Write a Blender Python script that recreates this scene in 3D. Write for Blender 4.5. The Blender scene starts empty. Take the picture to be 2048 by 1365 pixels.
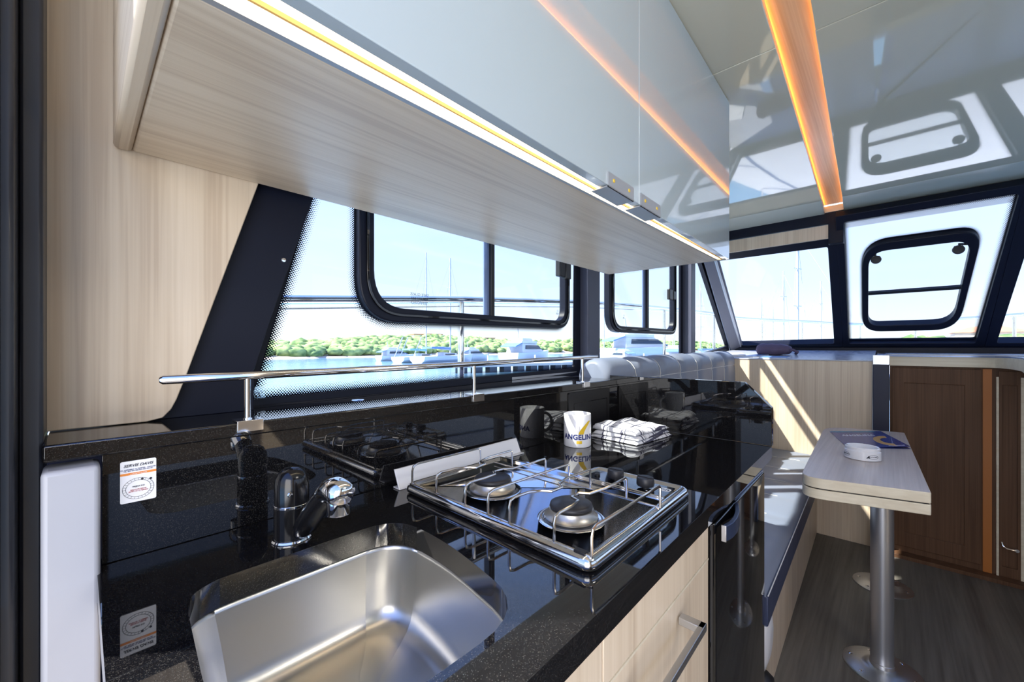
import bpy, bmesh, math, random
from mathutils import Vector, Matrix, noise
random.seed(7)
C = bpy.context.scene.collection
H = 1.17            # eye height over the saloon floor; all z below are given relative to the eye
PI = math.pi
# ---------------------------------------------------------------- camera, light, exposure
sc = bpy.context.scene
cam_d = bpy.data.cameras.new('camera'); cam = bpy.data.objects.new('camera', cam_d); C.objects.link(cam)
cam.location = (0, 0, H)
cam.rotation_euler = (PI/2, 0, math.radians(43.06-90))
cam_d.sensor_width = 36; cam_d.lens = 808/2048*36
cam_d.shift_y = 12.5/2048; cam_d.clip_start = 0.02; cam_d.clip_end = 3000
sc.camera = cam
sc.view_settings.view_transform = 'Standard'; sc.view_settings.look = 'None'
sc.view_settings.exposure = 0.0; sc.view_settings.gamma = 1.0; sc.view_settings.use_curve_mapping = False
w = bpy.data.worlds.new('sky'); sc.world = w; w.use_nodes = True
nt = w.node_tree; nt.nodes.clear()
tc = nt.nodes.new('ShaderNodeTexCoord'); sep = nt.nodes.new('ShaderNodeSeparateXYZ')
nt.links.new(tc.outputs['Generated'], sep.inputs[0])
rp = nt.nodes.new('ShaderNodeValToRGB'); nt.links.new(sep.outputs['Z'], rp.inputs[0])
cr = rp.color_ramp
cr.elements[0].position = 0.0; cr.elements[0].color = (.26, .32, .42, 1)
cr.elements[1].position = 1.0; cr.elements[1].color = (.11, .24, .80, 1)
for p, c in ((.01, (.50, .54, .58, 1)), (.12, (.38, .46, .61, 1)), (.35, (.30, .41, .70, 1))):
    e = cr.elements.new(p); e.color = c
nz = nt.nodes.new('ShaderNodeTexNoise'); nz.inputs['Scale'].default_value = 3.0; nz.inputs['Detail'].default_value = 5
mp = nt.nodes.new('ShaderNodeMapping'); mp.inputs['Scale'].default_value = (1, 1, 4)
nt.links.new(tc.outputs['Generated'], mp.inputs[0]); nt.links.new(mp.outputs[0], nz.inputs['Vector'])
cl = nt.nodes.new('ShaderNodeMapRange'); cl.inputs[1].default_value = .52; cl.inputs[2].default_value = .8; cl.inputs[4].default_value = .35
nt.links.new(nz.outputs[0], cl.inputs[0])
mxw = nt.nodes.new('ShaderNodeMix'); mxw.data_type = 'RGBA'; mxw.inputs[7].default_value = (.44, .47, .55, 1)
nt.links.new(cl.outputs[0], mxw.inputs[0]); nt.links.new(rp.outputs[0], mxw.inputs[6])
bg = nt.nodes.new('ShaderNodeBackground'); bg.inputs[1].default_value = 2.6
nt.links.new(mxw.outputs[2], bg.inputs[0])
ow = nt.nodes.new('ShaderNodeOutputWorld'); nt.links.new(bg.outputs[0], ow.inputs[0])

def lamp(kind, name, loc, energy, color, direction=None, size=None, size_y=None, angle=None):
    d = bpy.data.lights.new(name, kind); d.energy = energy; d.color = color
    if kind == 'AREA':
        d.shape = 'RECTANGLE'; d.size = size; d.size_y = size_y or size
    if angle is not None: d.angle = angle
    o = bpy.data.objects.new(name, d); C.objects.link(o); o.location = (loc[0], loc[1], loc[2]+H)
    if direction is not None: o.rotation_euler = Vector(direction).to_track_quat('-Z', 'Y').to_euler()
    return o
lamp('SUN', 'sun', (-6, 5, 8), 14.0, (1, .95, .88), (1.20, -1, -1.70), angle=math.radians(.6))
# added fill lamp behind the camera, standing in for cockpit door daylight
lamp('AREA', 'cockpit_fill', (-1.1, -.75, -.05), 48, (1, .93, .85), (1, .62, .12), 1.4, 2.0)
# overhead fill lamp added out of view on the starboard side to brighten the saloon
lamp('AREA', 'overhead_fill', (.9, -.75, .86), 9, (1, .93, .84), (0, .1, -1), .5, .5)

# ---------------------------------------------------------------- materials
MT = {}
def mat(name, col, rough=.5, metal=0., spec=.5, coat=0., emit=None, es=0.):
    m = bpy.data.materials.new(name); m.use_nodes = True; MT[name] = m
    b = m.node_tree.nodes['Principled BSDF']
    b.inputs['Base Color'].default_value = (*col, 1); b.inputs['Roughness'].default_value = rough
    b.inputs['Metallic'].default_value = metal; b.inputs['Specular IOR Level'].default_value = spec
    b.inputs['Coat Weight'].default_value = coat; b.inputs['Coat Roughness'].default_value = .02
    if emit: b.inputs['Emission Color'].default_value = (*emit, 1); b.inputs['Emission Strength'].default_value = es
    # faint procedural variation so that no surface is a perfect flat colour
    n = m.node_tree; t = n.nodes.new('ShaderNodeTexNoise'); t.inputs['Scale'].default_value = 14
    tcn = n.nodes.new('ShaderNodeTexCoord'); n.links.new(tcn.outputs['Object'], t.inputs['Vector'])
    r = n.nodes.new('ShaderNodeMapRange'); r.inputs[3].default_value = rough*.9; r.inputs[4].default_value = rough*1.1
    n.links.new(t.outputs[0], r.inputs[0]); n.links.new(r.outputs[0], b.inputs['Roughness'])
    return m
def wood(name, ca, cb, axis, rough=.38, fine=160., knots=False, cc=None):
    m = mat(name, ca, rough); n = m.node_tree; b = n.nodes['Principled BSDF']
    t = n.nodes.new('ShaderNodeTexCoord')
    def streak(f, l, det):
        mp = n.nodes.new('ShaderNodeMapping'); s = [f, f, f]; s['XYZ'.index(axis)] = l
        mp.inputs['Scale'].default_value = s; n.links.new(t.outputs['Object'], mp.inputs[0])
        k = n.nodes.new('ShaderNodeTexNoise'); k.inputs['Scale'].default_value = 1; k.inputs['Detail'].default_value = det
        k.inputs['Distortion'].default_value = .3
        n.links.new(mp.outputs[0], k.inputs['Vector']); return k.outputs[0]
    a = streak(fine, 2.2, 4); c = streak(fine*.16, .9, 3)
    ad = n.nodes.new('ShaderNodeMath'); ad.operation = 'MULTIPLY_ADD'; ad.inputs[1].default_value = .45
    n.links.new(a, ad.inputs[0]); 
    ml = n.nodes.new('ShaderNodeMath'); ml.operation = 'MULTIPLY'; ml.inputs[1].default_value = .55; n.links.new(c, ml.inputs[0])
    n.links.new(ml.outputs[0], ad.inputs[2])
    r = n.nodes.new('ShaderNodeValToRGB'); r.color_ramp.elements[0].position = .38; r.color_ramp.elements[1].position = .62
    r.color_ramp.elements[0].color = (*cb, 1); r.color_ramp.elements[1].color = (*ca, 1)
    if cc: e = r.color_ramp.elements.new(.47); e.color = (*cc, 1)
    n.links.new(ad.outputs[0], r.inputs[0]); n.links.new(r.outputs[0], b.inputs['Base Color'])
    return m
OAK = ((.69, .58, .445), (.54, .43, .315), (.62, .51, .38))
wood('oak_z', OAK[0], OAK[1], 'Z', cc=OAK[2]); wood('oak_x', OAK[0], OAK[1], 'X', cc=OAK[2]); wood('oak_y', OAK[0], OAK[1], 'Y', cc=OAK[2])
wood('oak_edge', (.72, .66, .52), (.60, .53, .40), 'Y', fine=90)
wood('table_wood', (.60, .53, .50), (.45, .39, .37), 'X', rough=.3, fine=120)
wood('brown_z', (.13, .068, .038), (.085, .042, .022), 'Z', rough=.5)
MT['brown_z'].node_tree.nodes['Principled BSDF'].inputs['Specular IOR Level'].default_value = .2
wood('beam_wood', (.78, .60, .40), (.62, .43, .25), 'X', rough=.3)
wood('floor_wood', (.15, .14, .12), (.075, .068, .058), 'X', rough=.45, fine=70)
def granite(name):
    m = mat(name, (.006, .006, .007), .03, spec=.8); n = m.node_tree; b = n.nodes['Principled BSDF']
    t = n.nodes.new('ShaderNodeTexCoord'); v = n.nodes.new('ShaderNodeTexVoronoi'); v.inputs['Scale'].default_value = 1500
    n.links.new(t.outputs['Object'], v.inputs['Vector'])
    s = n.nodes.new('ShaderNodeSeparateColor'); n.links.new(v.outputs['Color'], s.inputs[0])
    r = n.nodes.new('ShaderNodeValToRGB'); e = r.color_ramp.elements
    e[0].position = .83; e[0].color = (.004, .004, .005, 1); e[1].position = 1.0; e[1].color = (.042, .040, .037, 1)
    n.links.new(s.outputs[0], r.inputs[0]); n.links.new(r.outputs[0], b.inputs['Base Color'])
    n.links.new(r.outputs[0], b.inputs['Base Color'])
    b.inputs['Roughness'].default_value = .025
    for l in list(b.inputs['Roughness'].links): n.links.remove(l)
    return m
granite('granite')
mat('steel', (.60, .60, .60), .13, 1.); mat('chrome', (.82, .82, .84), .06, 1.); mat('wire', (.62, .58, .54), .16, 1.)
mat('hob_steel', (.72, .73, .76), .09, 1.)
mat('alu', (.60, .61, .63), .32, 1.); mat('alu_matt', (.48, .49, .51), .45, .6); mat('pole_grey', (.42, .43, .46), .33, .85)
mat('white_alu', (.80, .79, .80), .35, .3)
mat('black_frame', (.008, .010, .020), .38, spec=.2); mat('black_rubber', (.008, .008, .010), .5); mat('navy_frame', (.022, .026, .052), .45, spec=.3); mat('post_paint', (.060, .066, .10), .45)
mat('grey_post', (.13, .135, .17), .5)
mat('jamb', (.016, .018, .026), .42, coat=.1)
mat('black_gloss', (.004, .004, .005), .05, coat=.3); mat('faucet_black', (.006, .006, .007), .16); mat('black_plastic', (.012, .012, .014), .38); mat('black_cap', (.016, .016, .02), .42)
mat('door_gloss', (.47, .545, .585), .06, coat=1.); mat('ceiling_gloss', (.62, .58, .45), .045, coat=.5)
mat('ceiling_lip', (.52, .52, .44), .3)
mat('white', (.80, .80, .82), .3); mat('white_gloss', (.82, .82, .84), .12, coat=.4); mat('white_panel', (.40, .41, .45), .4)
mat('yellow', (.75, .50, .03), .3); mat('navy', (.02, .03, .16), .3); mat('blue_print', (.02, .045, .26), .25, coat=.3)
mat('teal_print', (.02, .20, .36), .25); mat('orange_print', (.62, .36, .12), .3); mat('orange_band', (.78, .25, .04), .4)
mat('ink', (.02, .02, .03), .5); mat('red_ink', (.45, .06, .06), .5)
mat('vinyl', (.20, .23, .30), .42); mat('vinyl_dark', (.030, .040, .085), .45); mat('thread', (.72, .72, .70), .6)
mat('burner', (.46, .44, .40), .34, .9); mat('blue_dark', (.05, .07, .14), .25, .5); mat('blue_trim', (.22, .30, .52), .25, .4)
mat('led', (1, .9, .7), .5, emit=(1, .80, .50), es=7.0); mat('led_core', (.35, .20, .05), .6, emit=(1, .60, .22), es=.35)
mat('led_amber', (1, .5, .1), .5, emit=(1, .40, .05), es=9); mat('amber_glow', (.22, .08, .012), .5, emit=(.8, .22, .02), es=.06)
mat('cloth_purple', (.10, .075, .13), .8); mat('dash_top', (.42, .44, .50), .28, coat=.2)
mat('paper', (.75, .77, .80), .5); mat('blue_paper', (.12, .25, .50), .35)
mat('hull_white', (.70, .72, .75), .3); mat('boat_window', (.03, .05, .08), .1); mat('boat_blue', (.16, .28, .52), .5); mat('boat_teal', (.2, .5, .6), .5)
mat('mast_white', (.50, .52, .56), .35); mat('concrete', (.50, .48, .46), .8); mat('dark_pile', (.05, .06, .08), .7)
mat('sand', (.50, .42, .34), .9); mat('terracotta', (.60, .28, .16), .8); mat('house_wall', (.75, .70, .62), .8)
mat('deck_white', (.68, .69, .70), .5)
def glass():
    m = bpy.data.materials.new('glass'); m.use_nodes = True; n = m.node_tree; n.nodes.clear(); MT['glass'] = m
    o = n.nodes.new('ShaderNodeOutputMaterial'); t = n.nodes.new('ShaderNodeBsdfTransparent'); t.inputs[0].default_value = (.97, .985, .98, 1)
    g = n.nodes.new('ShaderNodeBsdfGlossy'); g.inputs['Roughness'].default_value = .01
    lw = n.nodes.new('ShaderNodeLayerWeight'); lw.inputs[0].default_value = .5
    pw = n.nodes.new('ShaderNodeMath'); pw.operation = 'POWER'; pw.inputs[1].default_value = 5; n.links.new(lw.outputs['Facing'], pw.inputs[0])
    f = n.nodes.new('ShaderNodeMath'); f.operation = 'MULTIPLY_ADD'; f.inputs[1].default_value = .35; f.inputs[2].default_value = .02; n.links.new(pw.outputs[0], f.inputs[0])
    x = n.nodes.new('ShaderNodeMixShader'); n.links.new(f.outputs[0], x.inputs[0]); n.links.new(t.outputs[0], x.inputs[1]); n.links.new(g.outputs[0], x.inputs[2])
    n.links.new(x.outputs[0], o.inputs[0])
glass()
def frit():
    m = bpy.data.materials.new('frit_dots'); m.use_nodes = True; n = m.node_tree; n.nodes.clear(); MT['frit'] = m
    N = n.nodes.new; L = n.links.new
    uv = N('ShaderNodeUVMap'); sx = N('ShaderNodeSeparateXYZ'); L(uv.outputs[0], sx.inputs[0])
    def dist(off):
        a = N('ShaderNodeVectorMath'); a.operation = 'ADD'; a.inputs[1].default_value = (off, off, 0); L(uv.outputs[0], a.inputs[0])
        b = N('ShaderNodeVectorMath'); b.operation = 'FRACTION'; L(a.outputs[0], b.inputs[0])
        c = N('ShaderNodeVectorMath'); c.operation = 'SUBTRACT'; c.inputs[1].default_value = (.5, .5, 0); L(b.outputs[0], c.inputs[0])
        d = N('ShaderNodeVectorMath'); d.operation = 'LENGTH'; L(c.outputs[0], d.inputs[0]); return d.outputs['Value']
    mn = N('ShaderNodeMath'); mn.operation = 'MINIMUM'; L(dist(0), mn.inputs[0]); L(dist(.5), mn.inputs[1])
    rr = N('ShaderNodeMapRange'); rr.inputs[1].default_value = 0; rr.inputs[2].default_value = 4; rr.inputs[3].default_value = .43; rr.inputs[4].default_value = .04
    L(sx.outputs['Y'], rr.inputs[0])
    lt = N('ShaderNodeMath'); lt.operation = 'LESS_THAN'; L(mn.outputs[0], lt.inputs[0]); L(rr.outputs[0], lt.inputs[1])
    t = N('ShaderNodeBsdfTransparent'); d = N('ShaderNodeBsdfDiffuse'); d.inputs[0].default_value = (.006, .007, .014, 1)
    x = N('ShaderNodeMixShader'); L(lt.outputs[0], x.inputs[0]); L(t.outputs[0], x.inputs[1]); L(d.outputs[0], x.inputs[2])
    o = N('ShaderNodeOutputMaterial'); L(x.outputs[0], o.inputs[0])
frit()
def towel_mat():
    m = mat('towel', (.8, .8, .8), .85); n = m.node_tree; b = n.nodes['Principled BSDF']; N = n.nodes.new; L = n.links.new
    t = N('ShaderNodeTexCoord'); s = N('ShaderNodeSeparateXYZ'); L(t.outputs['Object'], s.inputs[0])
    def lines(out, period, width, ph):
        a = N('ShaderNodeMath'); a.operation = 'MULTIPLY_ADD'; a.inputs[1].default_value = 1/period; a.inputs[2].default_value = ph; L(out, a.inputs[0])
        f = N('ShaderNodeMath'); f.operation = 'FRACT'; L(a.outputs[0], f.inputs[0])
        l = N('ShaderNodeMath'); l.operation = 'LESS_THAN'; l.inputs[1].default_value = width; L(f.outputs[0], l.inputs[0]); return l.outputs[0]
    outs = [lines(s.outputs['X'], .070, .075, .1), lines(s.outputs['X'], .070, .045, .90), lines(s.outputs['X'], .023, .06, .4), lines(s.outputs['Y'], .066, .085, .3), lines(s.outputs['Y'], .066, .05, .50)]
    cur = outs[0]
    for o_ in outs[1:]:
        a = N('ShaderNodeMath'); a.operation = 'ADD'; a.use_clamp = True; L(cur, a.inputs[0]); L(o_, a.inputs[1]); cur = a.outputs[0]
    x = N('ShaderNodeMix'); x.data_type = 'RGBA'; x.inputs[6].default_value = (.70, .71, .75, 1); x.inputs[7].default_value = (.06, .06, .10, 1)
    L(cur, x.inputs[0]); L(x.outputs[2], b.inputs['Base Color'])
towel_mat()
def water():
    m = mat('water', (.16, .34, .50), .12, spec=.8); n = m.node_tree; b = n.nodes['Principled BSDF']
    t = n.nodes.new('ShaderNodeTexCoord'); mp = n.nodes.new('ShaderNodeMapping'); mp.inputs['Scale'].default_value = (.25, .9, 1)
    n.links.new(t.outputs['Object'], mp.inputs[0]); k = n.nodes.new('ShaderNodeTexNoise'); k.inputs['Scale'].default_value = 1.2; k.inputs['Detail'].default_value = 4
    n.links.new(mp.outputs[0], k.inputs['Vector']); bp = n.nodes.new('ShaderNodeBump'); bp.inputs['Strength'].default_value = .35; bp.inputs['Distance'].default_value = .12
    n.links.new(k.outputs[0], bp.inputs['Height']); n.links.new(bp.outputs[0], b.inputs['Normal'])
water()
def foliage():
    m = mat('foliage', (.2, .3, .08), .9); n = m.node_tree; b = n.nodes['Principled BSDF']
    t = n.nodes.new('ShaderNodeTexCoord'); k = n.nodes.new('ShaderNodeTexNoise'); k.inputs['Scale'].default_value = .45; k.inputs['Detail'].default_value = 6
    n.links.new(t.outputs['Object'], k.inputs['Vector']); r = n.nodes.new('ShaderNodeValToRGB'); e = r.color_ramp.elements
    e[0].position = .36; e[0].color = (.10, .20, .06, 1); e[1].position = .62; e[1].color = (.42, .55, .20, 1)
    n.links.new(k.outputs[0], r.inputs[0]); n.links.new(r.outputs[0], b.inputs['Base Color'])
foliage()

# ---------------------------------------------------------------- mesh helpers
def origin(o):
    v = Vector((0, 0, 0))
    while o is not None: v += o.location; o = o.parent
    return v
class MB:
    def __init__(s): s.v = []; s.f = []; s.uv = None
    def add(s, vs, fs):
        k = len(s.v); s.v += [tuple(p) for p in vs]; s.f += [tuple(i+k for i in f) for f in fs]; return s
    def box(s, x0, x1, y0, y1, z0, z1):
        vs = [(x, y, z) for x in (x0, x1) for y in (y0, y1) for z in (z0, z1)]
        return s.add(vs, [(0, 1, 3, 2), (4, 6, 7, 5), (0, 4, 5, 1), (2, 3, 7, 6), (0, 2, 6, 4), (1, 5, 7, 3)])
    def hexa(s, b, t):      # eight corners, bottom four and top four
        return s.add(list(b)+list(t), [(3, 2, 1, 0), (4, 5, 6, 7), (0, 1, 5, 4), (1, 2, 6, 5), (2, 3, 7, 6), (3, 0, 4, 7)])
    def prism(s, pts, fn, n0, n1):   # polygon (a,b) extruded along the third coordinate of fn
        k = len(pts); a = [fn(p[0], p[1], n0) for p in pts]; b = [fn(p[0], p[1], n1) for p in pts]
        return s.add(a+b, [tuple(range(k))[::-1], tuple(range(k, 2*k))]+[(i, (i+1) % k, k+(i+1) % k, k+i) for i in range(k)])
    def ring(s, outer, inner, fn, n0, n1):
        k = len(outer)
        vs = [fn(*p, n0) for p in outer]+[fn(*p, n0) for p in inner]+[fn(*p, n1) for p in outer]+[fn(*p, n1) for p in inner]
        fs = []
        for i in range(k):
            j = (i+1) % k
            fs += [(i, j, k+j, k+i), (2*k+j, 2*k+i, 3*k+i, 3*k+j), (j, i, 2*k+i, 2*k+j), (k+i, k+j, 3*k+j, 3*k+i)]
        return s.add(vs, fs)
    def tube(s, pts, r, seg=10, cap=True, radii=None):
        pts = [Vector(p) for p in pts]; n = len(pts); base = len(s.v); prev = None
        for i, p in enumerate(pts):
            d = ((pts[min(i+1, n-1)]-p).normalized()+(p-pts[max(i-1, 0)]).normalized())
            d = d.normalized() if d.length > 1e-6 else Vector((0, 0, 1))
            if prev is None:
                a = Vector((0, 0, 1)) if abs(d.z) < .9 else Vector((1, 0, 0)); u = d.cross(a).normalized()
            else:
                u = (prev-d*prev.dot(d)).normalized()
            prev = u; q = d.cross(u); rr = radii[i] if radii else r
            for k in range(seg):
                t = 2*PI*k/seg; s.v.append(tuple(p+(u*math.cos(t)+q*math.sin(t))*rr))
        for i in range(n-1):
            for k in range(seg):
                a = base+i*seg+k; b = base+i*seg+(k+1) % seg; s.f.append((a, b, b+seg, a+seg))
        if cap: s.f.append(tuple(base+k for k in range(seg))[::-1]); s.f.append(tuple(base+(n-1)*seg+k for k in range(seg)))
        return s
    def lathe(s, prof, c, seg=32, axis='Z'):   # prof (r, h)
        base = len(s.v); n = len(prof)
        for r, h in prof:
            for k in range(seg):
                t = 2*PI*k/seg; a, b = r*math.cos(t), r*math.sin(t)
                s.v.append({'Z': (c[0]+a, c[1]+b, c[2]+h), 'Y': (c[0]+a, c[1]+h, c[2]+b), 'X': (c[0]+h, c[1]+a, c[2]+b)}[axis])
        for i in range(n-1):
            for k in range(seg):
                a = base+i*seg+k; b = base+i*seg+(k+1) % seg; s.f.append((a, b, b+seg, a+seg))
        if prof[0][0] > 1e-5: s.f.append(tuple(base+k for k in range(seg))[::-1])
        if prof[-1][0] > 1e-5: s.f.append(tuple(base+(n-1)*seg+k for k in range(seg)))
        return s
    def plate(s, outer, holes, z0, z1):
        bm = bmesh.new(); es = []; loops = []
        for lp in [outer]+holes:
            vs = [bm.verts.new((p[0], p[1], 0)) for p in lp]; loops.append(vs)
            es += [bm.edges.new((vs[i], vs[(i+1) % len(vs)])) for i in range(len(vs))]
        bmesh.ops.triangle_fill(bm, edges=es, use_beauty=True)
        bm.verts.index_update(); vs = [(v.co.x, v.co.y) for v in bm.verts]; k = len(vs)
        fs = [[v.index for v in f.verts] for f in bm.faces]
        side = [[v.index for v in lp] for lp in loops]; bm.free()
        ff = [tuple(f) for f in fs]+[tuple(i+k for i in f[::-1]) for f in fs]
        for lp in side:
            for i in range(len(lp)): a, b = lp[i], lp[(i+1) % len(lp)]; ff.append((a, b, b+k, a+k))
        return s.add([(x, y, z1) for x, y in vs]+[(x, y, z0) for x, y in vs], ff)
    def map(s, fn): s.v = [fn(*p) for p in s.v]; return s
    def build(s, name, m, parent=None, bevel=0, smooth=True, seg=2, angle=35, sub=0, props=None):
        me = bpy.data.meshes.new(name); o0 = origin(parent)
        me.from_pydata([(x-o0.x, y-o0.y, z+H-o0.z) for x, y, z in s.v], [], s.f)
        bm = bmesh.new(); bm.from_mesh(me); bmesh.ops.recalc_face_normals(bm, faces=bm.faces); bm.to_mesh(me); bm.free()
        if smooth:
            for p in me.polygons: p.use_smooth = True
            me.set_sharp_from_angle(angle=math.radians(angle))
        me.materials.append(MT[m]); o = bpy.data.objects.new(name, me); C.objects.link(o)
        if parent: o.parent = parent
        if bevel:
            b = o.modifiers.new('bevel', 'BEVEL'); b.width = bevel; b.segments = seg; b.limit_method = 'ANGLE'; b.angle_limit = math.radians(30)
            b.harden_normals = False
        if sub: q = o.modifiers.new('sub', 'SUBSURF'); q.levels = q.render_levels = sub
        return o
def tag(o, label=None, cat=None, group=None, kind=None):
    if label: o['label'] = label
    if cat: o['category'] = cat
    if group: o['group'] = group
    if kind: o['kind'] = kind
    return o
def thing(name, label, cat, loc, group=None, kind=None):
    o = bpy.data.objects.new(name, None); C.objects.link(o); o.location = (loc[0], loc[1], loc[2]+H); o.empty_display_size = .05
    return tag(o, label, cat, group, kind)
def rrect(x0, x1, y0, y1, r, n=6, rs=None):
    rs = rs or [r]*4; P = []
    for (cx, cy, a0, q) in ((x1, y1, 0, rs[0]), (x0, y1, 90, rs[1]), (x0, y0, 180, rs[2]), (x1, y0, 270, rs[3])):
        cx += -q if a0 in (0, 270) else q; cy += -q if a0 in (0, 90) else q
        for i in range(n+1):
            t = math.radians(a0+90*i/n); P.append((cx+q*math.cos(t), cy+q*math.sin(t)))
    return P
def rpoly(pts, rad, n=5):    # convex polygon with rounded corners
    out = []; k = len(pts)
    for i in range(k):
        p = Vector(pts[i]); a = Vector(pts[i-1])-p; b = Vector(pts[(i+1) % k])-p; r = rad[i] if isinstance(rad, (list, tuple)) else rad
        a1 = p+a.normalized()*r; b1 = p+b.normalized()*r
        for j in range(n+1):
            t = j/n; q = a1*(1-t)**2+p*2*t*(1-t)+b1*t*t; out.append((q.x, q.y))
    return out
def XY(a, b, n): return (a, b, n)
def XZ(a, b, n): return (a, n, b)
def YZ(a, b, n): return (n, a, b)
def GL(a, b, n): return (a, .955+.065*min(a, 1.615)+n, b)      # the plane of the side glass
WX0, WK = 4.05, 1.0
def WS(a, b, n): return (WX0-WK*b+n*.707, a, b+n*.707)          # the raked plane of the windscreen, n outwards
def text(s, size, fn, name, m, parent, shear=0, ext=.0003, spacing=1.0, align='CENTER', bold=0):
    c = bpy.data.curves.new('t', 'FONT'); c.body = s; c.size = size; c.align_x = align; c.align_y = 'CENTER'; c.shear = shear; c.extrude = ext; c.space_character = spacing
    c.resolution_u = 3; c.offset = bold
    o = bpy.data.objects.new('t', c); C.objects.link(o); bpy.context.view_layer.update()
    me = bpy.data.meshes.new_from_object(o.evaluated_get(bpy.context.evaluated_depsgraph_get()))
    b = MB(); b.add([v.co[:] for v in me.vertices], [tuple(p.vertices) for p in me.polygons])
    bpy.data.objects.remove(o); bpy.data.meshes.remove(me); bpy.data.curves.remove(c)
    b.map(fn); return b.build(name, m, parent, smooth=False)
def yf(X): return .228+.019*X             # front line of the galley
def yc(X): return .3795+.0225*X           # front line of the wall cabinet

# ---------------------------------------------------------------- setting
fl = MB().box(-1.3, 3.18, -1.42, 1.0, -1.2, -1.17).build('floor', 'floor_wood'); tag(fl, kind='structure')
tag(MB().box(-1.3, 4.0, 1.03, 1.09, -1.2, -.13).build('wall_left', 'navy_frame'), kind='structure')
wr = tag(MB().box(-.1, 4.0, -1.42, -1.36, -1.2, -.05).box(-.1, 3.4, -1.42, -1.36, .62, .95).box(-.1, .1, -1.42, -1.36, -.05, .62).box(1.5, 1.62, -1.42, -1.36, -.05, .62).box(2.9, 3.0, -1.42, -1.36, -.05, .62).build('wall_right', 'oak_x'), kind='structure')
tag(MB().box(-.16, -.10, -1.42, -.62, -1.2, .95).build('wall_back', 'oak_z'), kind='structure')
# wood panel beside the galley window, and the black boarding between it and the glass
wp = [(-.12, -.121), (.074, -.121), (.094, -.117), (.105, -.104), (.112, -.088), (.126, -.045), (.154, .049), (.231, .305), (.40, .873), (-.12, .873)]
tag(MB().prism(wp, XZ, .88, .902).build('wall_left_panel', 'oak_z', bevel=.0015), kind='structure').name = 'trim_1'
bb = [(.03, -.122), (.231, -.122), (.231, -.046), (.26, .056), (.342, .32), (.51, .873), (.0, .873)]
tag(MB().prism(bb, XZ, .9025, .955).build('trim_2', 'black_frame', bevel=.001), kind='structure')
screw = MB().lathe([(.0, -.002), (.004, -.0015), (.005, 0)], (.284, .9025, .178), 12, 'Y').build('screw', 'chrome', bpy.data.objects['trim_2'])

# ceiling, its lip, the lit wooden channel
def yl(X): return .197+.0324*X
def yr(X): return .1066+.0314*X
ce = thing('ceiling', None, None, (1.5, 0, .873), kind='structure')
def cpan(x0, x1, y0a, y0b, y1a, y1b, lip):
    b = MB(); z = .873
    b.hexa([(x0, y0a, z), (x1, y0b, z), (x1, y1b, z), (x0, y1a, z)], [(x0, y0a, z+.025), (x1, y0b, z+.025), (x1, y1b, z+.025), (x0, y1a, z+.025)])
    b.build('ceiling_panel', 'ceiling_gloss', ce, bevel=.002)
    if lip:
        k0 = (y0b-y0a)/(x1-x0); k1 = (y1b-y1a)/(x1-x0); e = 3.27-x1
        MB().hexa([(x1, y0b, z), (3.27, y0b+k0*e, z-.018), (3.27, y1b+k1*e, z-.018), (x1, y1b, z)], [(x1, y0b, z+.025), (3.27, y0b+k0*e, z+.025), (3.27, y1b+k1*e, z+.025), (x1, y1b, z+.025)]).build('ceiling_lip', 'ceiling_lip', ce, bevel=.004)
for (a, b_, lp) in ((-.16, 1.3835, 0), (1.3865, 3.02, 1)):
    cpan(a, b_, yl(a), yl(b_), 1.12, 1.12, lp); cpan(a, b_, -1.42, -1.42, yr(a), yr(b_), lp)
MB().box(-.16, 3.27, -1.42, 1.12, .93, .95).build('roof', 'deck_white', ce)
xa, xb = -.16, 3.27
MB().hexa([(xa, yr(xa)-.03, .912), (xb, yr(xb)-.03, .912), (xb, yl(xb)+.03, .912), (xa, yl(xa)+.03, .912)], [(xa, yr(xa)-.03, .92), (xb, yr(xb)-.03, .92), (xb, yl(xb)+.03, .92), (xa, yl(xa)+.03, .92)]).build('ceiling_channel', 'beam_wood', ce)
for fy, sg in ((yl, -1), (yr, 1)):
    MB().hexa([(xa, fy(xa)-sg*.003, .899), (xb, fy(xb)-sg*.003, .899), (xb, fy(xb)-sg*.010, .899), (xa, fy(xa)-sg*.010, .899)], [(xa, fy(xa)-sg*.003, .903), (xb, fy(xb)-sg*.003, .903), (xb, fy(xb)-sg*.010, .903), (xa, fy(xa)-sg*.010, .903)]).build('led_strip', 'led_amber', ce)
MB().box(3.26, 3.275, .20, .31, .862, .90).build('channel_end', 'oak_edge', ce)
tag(MB().box(3.27, 3.33, -1.4, 1.08, .79, .875).box(3.27, 3.33, .21, .287, .66, .80).build('trim_3', 'black_frame', bevel=.004), kind='structure')       # header over the windscreen
tag(MB().box(3.28, 3.30, .285, 1.06, .70, .787).build('trim_4', 'oak_z', bevel=.001), kind='structure')

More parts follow.
